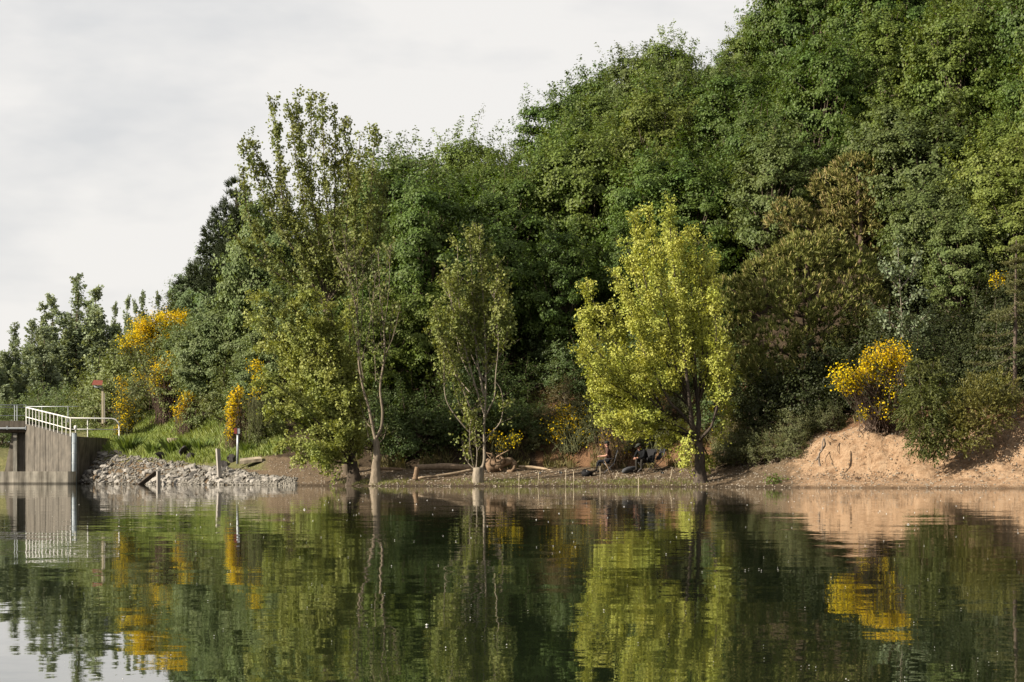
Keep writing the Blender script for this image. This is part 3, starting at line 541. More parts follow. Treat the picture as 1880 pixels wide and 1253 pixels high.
# ------------------------------------------------------------------ conifers
def tuft_set(K, N, c, up, g, ln=.24, nn=13, cl=.2, w=.045):
    for q, u in zip(c, up):
        dirs = nrm(u + .46 * g.normal(size=(nn, 3))); l_ = ln * g.uniform(.7, 1.2, nn)
        s = nrm(np.cross(dirs, g.normal(size=(nn, 3)))) * w * .5
        V = np.stack([q - s, q + s, q + dirs * l_[:, None] + s * .4, q + dirs * l_[:, None] - s * .4], 1).reshape(-1, 3)
        K.add(V, np.arange(4 * nn).reshape(-1, 4), None, g.uniform(0, 1, nn))
        if N is not None and g.uniform() < .5:
            N.tube([q, q + u * cl * .6, q + u * cl * g.uniform(.8, 1.5)], [.026, .026, .008], 4)
def pine_px(name, lobes, Y, base, label, lc, cc, seed, dens=30, ln=.24, cand_=True, up=1.15):
    g = np.random.default_rng(seed); W, K, N = Geo(), Geo(), Geo(); b = base; top = P(lobes[0][0], lobes[0][1], Y)
    W.tube(curve([b - np.array([0, 0, .4]), b * .5 + top * .5 + np.array([.2, 0, 0]), top], 9), np.linspace(.2, .05, 9), 7)
    for (px, py, r, dy) in lobes:
        c = P(px, py, Y + dy); R = r * Y / F
        st = b + (top - b) * np.clip((c[2] - b[2]) / (top[2] - b[2]) * .75, .1, .9); W.tube(curve([st, st * .4 + c * .6 - np.array([0, 0, .2]), c], 6), np.linspace(.06, .02, 6), 4)
        n = int(dens * (R / .8) ** 2 * 3.2); d = nrm(g.normal(size=(n, 3))); d = d[(d[:, 2] > -.55)]
        u = g.uniform(.72, 1.06, len(d)); q = c + d * (u * R)[:, None] * np.array([1.05, 1.0, .8])
        tuft_set(K, N if cand_ else None, q, nrm(d * .7 + np.array([0, 0, up]) + .2 * g.normal(size=d.shape)), g, ln)
    e = empty(name, b, label, 'tree')
    for geo, nm, m, col_, sm in ((W, 'trunk', M_BARK, (.10, .07, .05), True), (K, 'needles', M_NEEDLE, lc, False), (N, 'candles', M_NEEDLE, cc, False)):
        if geo.V:
            geo.V = [v - b for v in geo.V]; o = geo.obj(nm, m, e, col_, sm)
            if nm != 'trunk': tag(o, kind='stuff')
    return e
pine_px('pine_tree', [(1574, 322, 46, 0), (1529, 350, 46, .3), (1608, 366, 46, .3), (1449, 400, 40, -.5), (1529, 414, 40, -.6), (1622, 405, 44, -.2), (1577, 420, 44, -.6), (1480, 420, 38, -.4), (1560, 380, 50, -.5), (1650, 350, 36, .6), (1655, 440, 40, 0), (1600, 455, 44, -.4)], 105, G(1570, 13),
        'upper brown-tipped pine on the slope, its rounded crown among the oaks', (.22, .21, .065), (.52, .40, .19), 41, cand_=True)
pine_px('pine_tree', [(1480, 470, 50, 0), (1515, 462, 46, .3), (1553, 486, 48, .3), (1454, 480, 46, 0), (1407, 513, 46, -.2), (1473, 515, 52, -.5), (1566, 520, 48, -.2), (1412, 553, 55, -.6), (1473, 566, 56, -1.0), (1540, 580, 56, -.8), (1360, 560, 42, 0), (1352, 615, 42, -.2), (1420, 630, 54, -1.2), (1500, 650, 54, -1.3), (1560, 640, 48, -.9), (1592, 600, 40, -.3), (1450, 690, 44, -1.2), (1400, 690, 42, -.8), (1530, 700, 42, -1.2), (1585, 550, 40, 0), (1370, 670, 40, -.3), (1340, 530, 28, .2)], 99, G(1480, 8),
        'large lower brown-tipped pine above the bank right of the yellow-green tree', (.19, .205, .055), (.52, .44, .18), 42)
pine_px('dark_pine_tree', [(433, 345, 14, 0), (432, 372, 22, 0), (415, 400, 24, .2), (450, 400, 26, -.2), (400, 430, 26, 0), (440, 435, 36, -.4), (480, 440, 34, 0), (395, 465, 30, .3), (440, 475, 42, -.6), (490, 485, 40, -.2), (375, 500, 26, 0), (410, 515, 40, -.4), (460, 520, 44, -.6), (510, 470, 34, .3), (350, 525, 20, .2), (505, 530, 40, -.3), (430, 545, 40, -.5)], 126, G(450, 17),
        'dark pine with jagged top left of the tall poplar', (.062, .080, .042), (.05, .06, .03), 43, dens=36, ln=.34, cand_=False, up=.5)
pine_px('small_conifer', [(328, 530, 8, 0), (326, 545, 13, 0), (330, 562, 16, 0), (318, 572, 14, .2), (342, 570, 14, 0)], 138, G(330, 24), 'small dark conifer tip on the skyline right of the broom dome', (.06, .08, .042), (.05, .06, .03), 44, dens=40, ln=.3, cand_=False, up=.4)
pine_px('small_conifer', [(727, 285, 4, 0), (727, 300, 8, 0), (726, 318, 11, 0), (728, 335, 13, 0)], 126, G(727, 22), 'thin conifer tip on the skyline right of the tall poplar', (.05, .055, .035), (.05, .06, .03), 45, dens=26, ln=.3, cand_=False, up=.3)

def juniper(name, lobes, Y, base, label, lc, seed, droop=.6, leaf=.10, nspr=1.0, tipy=None):
    g = np.random.default_rng(seed); W, K = Geo(), Geo(); top = P(lobes[0][0], lobes[0][1], Y)
    W.tube(curve([base - np.array([0, 0, .3]), base * .6 + top * .4, top], 7), np.linspace(.09, .02, 7), 6)
    for (px, py, r, dy) in lobes:
        c = P(px, py, Y + dy); R = r * Y / F; n = int(150 * nspr * (R / .7) ** 2) + 10; d = nrm(g.normal(size=(n, 3)))
        for q, u in zip(c + d * (g.uniform(.55, 1.02, n) * R)[:, None], d):
            k = 9; ax = nrm(u * .8 + np.array([0, 0, -droop]) + .3 * g.normal(size=3)); tt = np.linspace(0, .32, k)
            cs = q + ax * tt[:, None] + g.normal(0, .025, (k, 3)); K.leaves(cs, g.normal(size=(k, 3)) + u * .5, leaf, g, .5, along=ax)
        W.tube(curve([base * .3 + top * .2 + c * .5 - np.array([0, 0, .1]), c], 4), [.03, .02, .015, .008], 4)
    return make_tree(name, W, K, label, 'shrub', lc, (.14, .11, .085), None, base)
juniper('juniper_bush', [(1686, 670, 16, 0), (1715, 665, 12, .2), (1690, 705, 32, 0), (1725, 705, 26, .2), (1700, 745, 42, -.2), (1668, 760, 26, -.2), (1740, 750, 36, 0), (1700, 785, 38, -.4), (1725, 800, 32, -.4), (1690, 815, 24, -.5), (1715, 825, 18, -.6), (1752, 790, 26, -.2)], 88.6, G(1700, 3.8),
        'dark green juniper hanging over the edge of the sand bank', (.105, .122, .032), 51)
juniper('juniper_bush', [(1792, 715, 26, 0), (1830, 720, 36, 0), (1780, 745, 36, -.2), (1815, 760, 38, -.3), (1845, 750, 30, 0), (1762, 775, 28, -.2), (1790, 795, 28, -.4), (1765, 805, 22, -.4)], 88.2, G(1800, 4.6),
        'yellowish green spreading juniper right of the dark one', (.17, .165, .045), 52, droop=-.2)
# sparse sweeping conifer at the right edge
g = np.random.default_rng(53); W, K = Geo(), Geo(); tb = G(1862, 4.8); tt_ = P(1866, 440, 90)
W.tube(curve([tb, (tb + tt_) / 2, tt_], 9), np.linspace(.11, .02, 9), 6)
for i in range(46):
    f = g.uniform(.12, .98); p0 = tb + (tt_ - tb) * f; a = g.uniform(0, 6.28); ln = (1.05 - f) * g.uniform(1.6, 3.0)
    dr = np.array([math.cos(a), math.sin(a), 0]); pts = curve([p0, p0 + dr * ln * .5 + np.array([0, 0, -.18 * ln]), p0 + dr * ln + np.array([0, 0, -.12 * ln])], 7); W.tube(pts, np.linspace(.022, .006, 7), 4)
    for q in np.linspace(.15, 1, 16):
        c = p0 + (pts[-1] - p0) * q; c[2] = np.interp(q, np.linspace(0, 1, 7), pts[:, 2]); n = 15
        K.leaves(c + g.normal(0, (.12, .12, .035), (n, 3)), g.normal(size=(n, 3)) + np.array([0, 0, .5]), .085, g, .4)
make_tree('sparse_conifer', W, K, 'sparse conifer with drooping flat branches at the right edge', 'tree', (.14, .145, .055), (.13, .10, .08), None, tb)
# pale sapling in front of the pines
g = np.random.default_rng(54); W, K = Geo(), Geo(); Yp = 94.2; b0 = G(1655, 6.2)
for q in ([(1655, 690), (1656, 600), (1652, 520), (1648, 440)], [(1656, 620), (1690, 590), (1708, 570)], [(1656, 610), (1630, 590), (1608, 575)], [(1654, 540), (1630, 500), (1622, 480)], [(1654, 530), (1675, 500), (1682, 470)], [(1656, 600), (1690, 610), (1700, 605)], [(1655, 560), (1690, 540), (1700, 545)], [(1655, 640), (1670, 625), (1680, 610)]):
    limb(W, K, [P(a, b, Yp + rng.uniform(-.3, .3)) for a, b in q], g, r0=.035, start=.2, per_m=9, nl=16, leaf=.12, tl=(.25, .6))
W.tube([b0, P(1655, 690, Yp)], [.045, .035], 5)
make_tree('pale_sapling', W, K, 'slim sapling with pale grey-green leaves in front of the pines', 'tree', (.21, .26, .15), (.24, .21, .17), None, b0)

# ------------------------------------------------------------------ yellow broom
def broom(lobes, Y, base, label, seed, stems=70, fl=260, scol=(.10, .105, .05), fcol=(.84, .62, .015), green=150):
    g = np.random.default_rng(seed); W, N, K = Geo(), Geo(), Geo()
    for (px, py, r, dy, dens) in lobes:
        c = P(px, py, Y + dy); R = r * Y / F
        ns_ = max(10, int(stems * R)); nf = int(fl * 3.6 * R * R / .5 * dens / ns_) + (1 if dens > .02 else 0)
        for i in range(ns_):
            d = nrm(g.normal(size=3) + np.array([0, -.2, .55])); q = c + d * R * g.uniform(.45, 1.15)
            b = base + g.normal(0, .3, 3) * np.array([1, 1, .2]); k = curve([b, b * .45 + q * .55 + g.normal(0, .15, 3), q], 5); W.tube(k, np.linspace(.013, .005, 5), 3)
            if dens > .02:
                ax = nrm(q - c * .75 - b * .25 + np.array([0, 0, .2])); f_ = g.uniform(-1.0, .12, nf) * R; N.leaves(q + ax * f_[:, None] + g.normal(0, .055 + .10 * R, (nf, 3)), g.normal(size=(nf, 3)) + d, .072, g, 1.0)
        m = int(green * R * R / .5 * 3); d = nrm(g.normal(size=(m, 3))); K.leaves(c + d * (g.uniform(.3, .95, m) * R)[:, None], g.normal(size=(m, 3)), .09, g, .4)
    e = empty('broom_bush', base, label, 'bush', 'yellow flowering broom bushes')
    for geo, nm, mm, cc, sm in ((W, 'stems', M_BARK, scol, False), (N, 'flowers', M_FLOWER, fcol, False), (K, 'foliage', M_LEAF, (.12, .145, .045), False)):
        if geo.V: geo.V = [v - base for v in geo.V]; tag(geo.obj(nm, mm, e, cc, sm), kind='stuff')
    return e
broom([(1545, 695, 24, -.2, 1.3), (1570, 700, 20, 0, 1.0), (1592, 665, 22, 0, 1.3), (1622, 652, 26, 0, 1.3), (1652, 655, 26, 0, 1.3), (1608, 690, 26, .1, .3), (1640, 712, 22, 0, .3), (1625, 745, 26, .1, .12), (1586, 760, 14, -.1, .25)], 90.6, G(1618, 3.9), 'yellow broom bush on the edge of the sand bank', 61, stems=95, scol=(.13, .095, .075))
broom([(262, 608, 26, -.2, 2.0), (295, 598, 28, 0, 2.2), (328, 594, 24, 0, 2.2), (240, 622, 18, 0, 1.0), (224, 625, 10, 0, .8), (310, 618, 30, .1, .7), (270, 632, 28, -.1, .6), (222, 640, 10, 0, .6)], 134.5, G(290, 15.5), 'large yellow broom dome on the left skyline', 62)
broom([(300, 680, 24, 0, .6), (318, 668, 20, 0, .7), (290, 690, 34, .3, .1), (285, 705, 16, 0, .5), (330, 700, 28, .2, .08)], 129.3, G(305, 11), 'yellow broom patch half way below the broom dome', 63, scol=(.11, .075, .06))
broom([(340, 735, 18, 0, .8), (328, 755, 14, -.1, .8), (350, 720, 12, 0, .8), (362, 742, 20, .2, .12)], 125, G(345, 8.8), 'yellow broom patch low behind the grass', 64, scol=(.11, .075, .06))
broom([(428, 735, 12, -.1, 1.5), (424, 758, 12, -.1, 1.5), (424, 780, 11, -.1, 1.4), (438, 722, 12, 0, 1.0), (450, 745, 22, .2, .1), (420, 795, 8, -.2, .7)], 117.3, G(434, 6.4), 'upright yellow broom behind the post with small red box', 65, scol=(.12, .085, .06))
broom([(468, 672, 14, 0, 1.0), (478, 700, 14, 0, .8), (470, 720, 10, 0, .7)], 113.5, G(472, 7.5), 'narrow yellow broom peeping out left of the bushy tree', 66)
broom([(225, 700, 14, 0, .4), (222, 740, 20, 0, .4), (232, 770, 18, 0, .45), (240, 750, 26, .2, .12), (215, 790, 8, 0, .5), (255, 690, 12, .1, .3)], 129.3, G(226, 7.5), 'broom with scattered flowers right of the roofed post', 67)
broom([(1020, 790, 26, 0, .35), (1050, 770, 26, .1, .4), (1065, 810, 28, 0, .2), (1035, 760, 20, .3, .35), (1085, 790, 24, 0, .2), (1072, 760, 22, .6, .2)], 105, G(1050, 6.6), 'thin flowered broom on the orange bank left of the anglers', 68, green=170)
broom([(1335, 755, 24, 0, .9), (1350, 775, 20, 0, .7), (1320, 785, 20, 0, .5), (1345, 735, 16, .1, .8), (1310, 820, 16, 0, .2)], 101.5, G(1335, 6.4), 'yellow broom behind the dark forked trunk', 69, green=120)
broom([(1826, 512, 12, 0, 1.3), (1845, 510, 10, 0, 1.3), (1835, 520, 12, 0, .4)], 96, G(1835, 9.0), 'small yellow broom high at the right edge', 70, stems=30)
broom([(920, 812, 14, 0, .35), (945, 805, 14, 0, .35), (905, 800, 12, 0, .25)], 104, G(925, 5.9), 'few-flowered broom behind the driftwood root', 71, green=120)
broom([(1205, 740, 20, 0, .4), (1180, 700, 20, .2, .3), (1215, 690, 18, .3, .3)], 104, G(1205, 6.6), 'broom glimpsed through the yellow-green tree', 72, green=120)
broom([(1130, 820, 20, 0, .03), (1110, 800, 22, .2, .06), (1150, 830, 18, 0, 0.03)], 103.2, G(1128, 5.4), 'brown twiggy broom behind the anglers', 73, green=90, scol=(.15, .105, .065))
broom([(1420, 800, 28, 0, .0), (1470, 780, 30, .2, .02), (1440, 835, 18, -.1, 0), (1520, 770, 26, 0, .0), (1395, 820, 22, 0, .01)], 96, G(1450, 5.0), 'brown twiggy undergrowth bush above the dark bank', 74, green=110, scol=(.13, .10, .06))

# ------------------------------------------------------------------ spillway, bridge and railings on the left
M_CONC, t, o_ = mat('concrete'); l = t.links.new
b_ = nd(t, 'ShaderNodeBsdfPrincipled'); b_.inputs['Roughness'].default_value = .9; b_.inputs['Specular IOR Level'].default_value = .15
co = nd(t, 'ShaderNodeTexCoord'); oi = nd(t, 'ShaderNodeObjectInfo')
mpv = nd(t, 'ShaderNodeMapping'); mpv.inputs['Scale'].default_value = (3.2, 3.2, .22); l(co.outputs['Object'], mpv.inputs['Vector'])
ns = nd(t, 'ShaderNodeTexNoise'); ns.inputs['Scale'].default_value = 1.6; ns.inputs['Detail'].default_value = 7; ns.inputs['Roughness'].default_value = .65; l(mpv.outputs[0], ns.inputs['Vector'])
nb_ = nd(t, 'ShaderNodeTexNoise'); nb_.inputs['Scale'].default_value = 2.2; nb_.inputs['Detail'].default_value = 8; l(co.outputs['Object'], nb_.inputs['Vector'])
st_ = ramp(ns.outputs['Fac'], [(.34, (.45, .42, .38)), (.52, (.9, .86, .8)), (.7, (1.25, 1.2, 1.12))]); bl_ = ramp(nb_.outputs['Fac'], [(.3, (.7, .7, .68)), (.7, (1.15, 1.12, 1.06))])
m1 = nd(t, 'ShaderNodeVectorMath', operation='MULTIPLY'); l(st_, m1.inputs[0]); l(bl_, m1.inputs[1])
m2 = nd(t, 'ShaderNodeVectorMath', operation='MULTIPLY'); l(m1.outputs[0], m2.inputs[0]); l(oi.outputs['Color'], m2.inputs[1])
gp = nd(t, 'ShaderNodeNewGeometry'); sz_ = nd(t, 'ShaderNodeSeparateXYZ'); l(gp.outputs['Position'], sz_.inputs[0])
wt = nd(t, 'ShaderNodeMapRange'); wt.inputs['From Min'].default_value = .05; wt.inputs['From Max'].default_value = .12; wt.inputs['To Min'].default_value = .28; wt.inputs['To Max'].default_value = .76; l(sz_.outputs['Z'], wt.inputs['Value'])
wm = nd(t, 'ShaderNodeVectorMath', operation='SCALE'); l(m2.outputs[0], wm.inputs[0]); l(wt.outputs[0], wm.inputs['Scale']); l(wm.outputs[0], b_.inputs['Base Color'])
bp = nd(t, 'ShaderNodeBump'); bp.inputs['Distance'].default_value = .02; l(nb_.outputs['Fac'], bp.inputs['Height']); l(bp.outputs[0], b_.inputs['Normal']); l(b_.outputs[0], o_.inputs['Surface'])

YA, YB = 126.0, 131.5                                    # near and far end of the wing wall
A0, A1 = P(130, 802, YA), P(47, 779, YB)                 # wall top, near and far
lowz = P(0, 866, YA)[2]
br = empty('spillway_wall', (A0[0], A0[1], 0), 'grey stained concrete spillway wall and plinth under the bridge railing', 'wall')
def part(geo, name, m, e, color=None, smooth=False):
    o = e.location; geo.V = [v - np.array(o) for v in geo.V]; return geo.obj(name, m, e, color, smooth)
wd = nrm((A1 - A0) * np.array([1, 1, 0])); wn = np.array([wd[1], -wd[0], 0.0])
if wn[1] > 0: wn = -wn
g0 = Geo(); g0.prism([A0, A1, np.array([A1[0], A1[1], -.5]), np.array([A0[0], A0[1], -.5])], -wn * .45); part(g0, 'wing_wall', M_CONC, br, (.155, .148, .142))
for f_ in (.27, .55, .8):
    q = A0 + (A1 - A0) * f_; g0 = Geo(); g0.box((q[0] + wn[0] * .004, q[1] + wn[1] * .004, (q[2] + lowz) / 2), (.035, .012, q[2] - lowz - .04), rz=math.atan2(wd[1], wd[0])); part(g0, 'form_joint', M_CONC, br, (.08, .076, .07))
g0 = Geo(); c0 = A0 - wn * .02
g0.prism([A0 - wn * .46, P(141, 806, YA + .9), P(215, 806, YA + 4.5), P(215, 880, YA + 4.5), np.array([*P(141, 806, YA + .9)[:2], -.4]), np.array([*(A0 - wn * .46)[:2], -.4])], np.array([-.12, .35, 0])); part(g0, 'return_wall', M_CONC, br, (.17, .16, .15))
g0 = Geo(); q0, q1 = P(140, 807.5, YA + .75), P(196, 806.5, YA + 3.4); g0.tube([q0, q1], .045, 6, cap=True); part(g0, 'coping_pipe', M_GALV, br)
g0 = Geo()                                               # low plinth with rounded nose
z1 = lowz; pl = []
for a in np.linspace(-90, 90, 9): pl.append((P(126, 870, YA - .9)[0] + .35 * math.cos(math.radians(a)), YA - .55 + .55 * math.sin(math.radians(a)), -.6))
pl += [(P(-330, 870, YA)[0], YA + .1, -.6), (P(-330, 870, YA)[0], YA - 1.1, -.6)]
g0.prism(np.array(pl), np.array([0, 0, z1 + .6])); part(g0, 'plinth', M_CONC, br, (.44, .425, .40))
g0 = Geo(); g0.box((P(133, 0, YA)[0], YA + .2, .6), (.09, .12, 2.9)); part(g0, 'corner_strip', M_CONC, br, (.42, .38, .33))
e = empty('gauge_pipe', P(136, 888, YA - .6), 'grey round pipe with small lamp on top standing in front of the concrete corner', 'pipe')
g0 = Geo(); b0 = P(136.5, 879, YA - .6); t0 = P(136.5, 795, YA - .6); g0.tube([np.array([b0[0], b0[1], -.5]), t0], .125, 12, cap=True); part(g0, 'pipe', plain('pipe_grey', (.26, .30, .33), .5, .4, noise=.12), e, None, True)
for zz in np.linspace(b0[2] + .3, t0[2], 5):
    g0 = Geo(); g0.tube([(b0[0], b0[1], zz - .03), (b0[0], b0[1], zz)], .137, 12, cap=True); part(g0, 'collar', M_GALV, e)
g0 = Geo(); g0.tube([t0 + np.array([.06, 0, 0]), t0 + np.array([.06, 0, .16])], .025, 6); g0.tube([t0 + np.array([.06, 0, .16]), t0 + np.array([.06, 0, .22]), t0 + np.array([.06, 0, .34]), t0 + np.array([.06, 0, .38])], [.05, .085, .085, .03], 8, cap=True); part(g0, 'lamp', M_WHITE, e, None, True)

# bridge
bd = empty('bridge', P(0, 866, YB), 'concrete bridge deck with dark edge beam at the left edge', 'bridge')
xl, xr = P(-330, 0, YB)[0], P(47, 0, YB)[0]
def zat(py): return P(0, py, YB)[2]
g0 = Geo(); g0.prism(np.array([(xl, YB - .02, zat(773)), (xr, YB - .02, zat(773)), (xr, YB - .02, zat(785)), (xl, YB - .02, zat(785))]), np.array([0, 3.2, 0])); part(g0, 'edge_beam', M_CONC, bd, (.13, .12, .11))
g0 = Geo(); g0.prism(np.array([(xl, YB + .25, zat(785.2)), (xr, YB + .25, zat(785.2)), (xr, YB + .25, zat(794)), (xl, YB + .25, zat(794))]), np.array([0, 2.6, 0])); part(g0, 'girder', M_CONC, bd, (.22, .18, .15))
g0 = Geo(); g0.tube([(xl, YB - .12, zat(787)), (xr, YB - .12, zat(787))], .055, 8, cap=True); part(g0, 'service_pipe', M_GALV, bd)
for px in np.arange(-300, 47, 34):
    g0 = Geo(); g0.box((P(px + 8, 0, YB)[0], YB - .1, zat(786)), (.05, .12, .2)); part(g0, 'pipe_bracket', M_GALV, bd)
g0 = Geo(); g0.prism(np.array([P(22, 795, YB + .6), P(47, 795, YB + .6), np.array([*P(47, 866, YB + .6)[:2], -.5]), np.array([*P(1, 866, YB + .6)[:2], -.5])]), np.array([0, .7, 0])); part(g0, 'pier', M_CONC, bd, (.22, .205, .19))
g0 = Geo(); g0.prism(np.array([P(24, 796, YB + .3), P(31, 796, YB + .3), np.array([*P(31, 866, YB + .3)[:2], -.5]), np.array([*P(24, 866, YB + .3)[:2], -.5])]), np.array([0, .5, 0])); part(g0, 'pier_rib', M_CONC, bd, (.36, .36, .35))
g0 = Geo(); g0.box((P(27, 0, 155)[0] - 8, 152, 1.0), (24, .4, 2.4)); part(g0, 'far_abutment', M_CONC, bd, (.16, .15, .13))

# descending white railing along the wall
rl = empty('white_railing', A0, 'white tubular railing descending along the concrete wall to a curved end', 'railing')
H_r = 30 * YA / F
Bn = P(129.5, 768, YA + .2); Fa = P(48.5, 748.5, YB)
Dn = P(205, 769, YA + 1.4); De = P(219, 800, YA + 1.5)
top = [Fa, Bn, Dn, P(212, 770.5, YA + 1.4), P(217, 775, YA + 1.45), P(218.7, 784, YA + 1.5), De - np.array([0, 0, .25])]
g0 = Geo(); g0.tube(np.array([Fa, Bn]), .036, 8, cap=True); part(g0, 'top_rail', M_WHITE, rl, None, True)
g0 = Geo(); g0.tube(np.array(top[1:]), .036, 8, cap=True); part(g0, 'end_rail', M_WHITE, rl, None, True)
hz_ = np.array([0, 0, -H_r * .5])
g0 = Geo(); g0.tube(np.array([P(48.5, 766, YB), P(129.5, 788.5, YA + .2)]), .028, 6, cap=True); part(g0, 'mid_rail', M_WHITE, rl, None, True)
g0 = Geo(); g0.tube(np.array([P(129.5, 788.5, YA + .2), P(218.5, 789, YA + 1.5)]), .028, 6, cap=True); part(g0, 'mid_rail', M_WHITE, rl, None, True)
for px in [48.5, 54, 60, 66, 72, 78, 85, 92, 99, 106, 114, 121.5, 129.5]:
    f = (px - 48.5) / 81; Yp = 1 / ((1 - f) / YB + f / (YA + .2)); a = P(px, 748.5 + 19.5 * f, Yp); b = P(px, 781 + 22.5 * f, Yp)
    g0 = Geo(); g0.tube([b, a], .026 if 49 < px < 129 else .04, 6); part(g0, 'baluster', M_WHITE, rl, None, True)
for px in (161, 218.8):
    g0 = Geo(); g0.tube([P(px, 803, YA + .7), P(px, 770 if px < 200 else 786, YA + .7 + (.8 if px > 200 else 0))], .034, 6); part(g0, 'post', M_WHITE, rl, None, True)
# galvanised railings
gr = empty('bridge_railing', P(20, 773, YB), 'grey galvanised two-rail railing on the bridge deck', 'railing')
for py, r in ((744, .03), (748.2, .022), (763.5, .022)):
    g0 = Geo(); g0.tube([P(-330, py, YB + .3), P(48, py, YB + .3)], r, 6, cap=True); part(g0, 'rail', M_GALV, gr, None, True)
for px in (-180, -100, -40, 27, 31.5, 48):
    g0 = Geo(); g0.tube([P(px, 773.5, YB + .3), P(px, 744, YB + .3)], .028, 6); part(g0, 'post', M_GALV, gr, None, True)
gr = empty('path_railing', P(125, 770, 137), 'thin grey railing behind the white one, ending at the roofed post', 'railing')
g0 = Geo(); g0.tube([P(50, 747, 137), P(187, 746.5, 137)], .024, 6, cap=True); part(g0, 'rail', M_GALV, gr, None, True)
for px in (77, 125, 174):
    g0 = Geo(); g0.tube([P(px, 776, 137), P(px, 746, 137)], .024, 6); part(g0, 'post', M_GALV, gr, None, True)
# post with small red roof
e = empty('roofed_post', P(189, 770, 133), 'pale wooden post carrying a small box with red roof', 'post')
Yr = 133.0; g0 = Geo(); g0.prism([P(186.3, 778, Yr), P(190, 778, Yr), P(189.7, 713, Yr), P(186.3, 713, Yr)], (0, .12, 0)); part(g0, 'post', plain('pale_wood', (.50, .44, .32), .8, .1, noise=.25, stretch=(1, 1, .2)), e)
g0 = Geo(); g0.prism([P(191, 776, Yr + .2), P(193, 776, Yr + .2), P(192, 722, Yr + .2), P(190.6, 722, Yr + .2)], (0, .08, 0)); part(g0, 'rear_post', M_WOODGREY, e)
g0 = Geo(); g0.prism([P(168.5, 707, Yr - .35), P(187.5, 707.5, Yr - .35), P(188.8, 700.5, Yr + .35), P(172, 699.5, Yr + .35)], (0, .03, .05)); part(g0, 'roof', M_RED, e)
g0 = Geo(); g0.prism([P(171.5, 708, Yr - .2), P(186.5, 708, Yr - .2), P(186.5, 712.5, Yr - .2), P(173, 711.5, Yr - .2)], (0, .4, 0)); part(g0, 'box', plain('box_paint', (.45, .5, .5), .6, .3), e)
g0 = Geo(); g0.tube([P(171, 709.5, Yr - .1), P(187, 717, Yr)], .035, 5); part(g0, 'strut', plain('dark_metal', (.06, .06, .07), .5, .4), e)

# ------------------------------------------------------------------ stone revetment and posts
def rock_mesh(seed):
    g = np.random.default_rng(seed); import bmesh
    bm = bmesh.new(); bmesh.ops.create_icosphere(bm, subdivisions=2 if seed % 2 else 1, radius=.5)
    pl = nrm(g.normal(size=(7, 3)))
    for v in bm.verts:
        c = np.array(v.co); c = c * (1 + .16 * g.normal())
        for n in pl:
            k = c @ n
            if k > .33: c = c - n * (k - .33)
        v.co = c
    me = bpy.data.meshes.new('stone'); bm.to_mesh(me); bm.free(); me.materials.append(M_STONE); return me
ROCK = [rock_mesh(i) for i in range(8)]
rv = empty('stone_revetment', G(330, 1.2), 'slope of pale broken stones along the water left of the beach', 'stone slope'); rl_ = np.array(rv.location)
g = np.random.default_rng(81); k = 0
while k < 290:
    p = g.uniform(132, 530); d = g.uniform(-.15, 4.2) * np.interp(p, [130, 200, 300, 430, 530], [1.0, 1.0, .72, .62, .3]) 
    top_l = np.interp(p, [130, 200, 300, 400, 530], [4.0, 3.6, 2.8, 2.6, 1.2])
    if d > top_l or (p < 150 and d > 2.4): continue
    if p > 440 and d < (p - 440) / 90 * 1.0: continue
    o = bpy.data.objects.new('stone', ROCK[int(g.integers(0, 8))]); C.objects.link(o); o.parent = rv
    s = g.uniform(.17, .48); q = G(p, d); o.location = q - rl_ + np.array([0, 0, .03]); o.scale = (s * g.uniform(.9, 1.4), s * g.uniform(.8, 1.3), s * g.uniform(.5, .8)); o.rotation_euler = g.uniform(-.5, .5, 3) + np.array([0, 0, g.uniform(0, 6)])
    c = g.uniform(.15, .42); o.color = (c, c * .93, c * .84, 1) if g.uniform() < .86 else (c * .35, c * .33, c * .31, 1); k += 1
n = 2600; p = g.uniform(130, 545, n); d = g.uniform(-.1, 1, n) * np.interp(p, [130, 200, 300, 400, 545], [4.2, 4.2, 3.3, 3.0, 1.6]); Y = shore(p) + d; c = np.stack([(p - 940) * Y / F, Y, gz(p, d) + .02], 1)
ov = np.array([(1, 0, 0), (-1, 0, 0), (0, 1, 0), (0, -1, 0), (0, 0, 1), (0, 0, -1)], float); ot = np.array([(0, 2, 4), (2, 1, 4), (1, 3, 4), (3, 0, 4), (2, 0, 5), (1, 2, 5), (3, 1, 5), (0, 3, 5)])
s = g.uniform(.05, .15, n); K = Geo(); K.add((c[:, None] + ov[None] * s[:, None, None] * g.uniform(.5, 1.4, (n, 6, 1)) * np.array([1, 1, .6]) - rl_).reshape(-1, 3), None, (ot[None] + 6 * np.arange(n)[:, None, None]).reshape(-1, 3))
tag(K.obj('rubble', M_STONE, rv, (.19, .175, .15)), kind='stuff')
def dark_rock(p, d, s, lab):
    o = bpy.data.objects.new('dark_rock', ROCK[int(g.integers(0, 8))].copy()); C.objects.link(o); o.location = G(p, d) + np.array([0, 0, s[2] * .2]); o.scale = s; o.rotation_euler = (g.uniform(-.3, .3), .35, g.uniform(0, 6)); o.color = (.05, .045, .042, 1)
    tag(o, lab, 'rock', 'dark rocks above the stone slope')
dark_rock(338, 4.4, (1.9, .7, .6), 'large blackish rock in the grass below the concrete stump'); dark_rock(300, 3.7, (1.7, .6, .45), 'blackish rock at the top of the stone slope, below the grass tufts')
dark_rock(352, 4.0, (1.1, .6, .45), 'blackish rock right beside the largest dark rock'); dark_rock(428, 4.2, (.9, .5, .5), 'dark rock at the foot of the post with red box'); dark_rock(412, 3.2, (.8, .5, .4), 'dark rock behind the leaning square post'); dark_rock(222, 3.9, (1.0, .5, .35), 'small dark rock left in the grass edge')
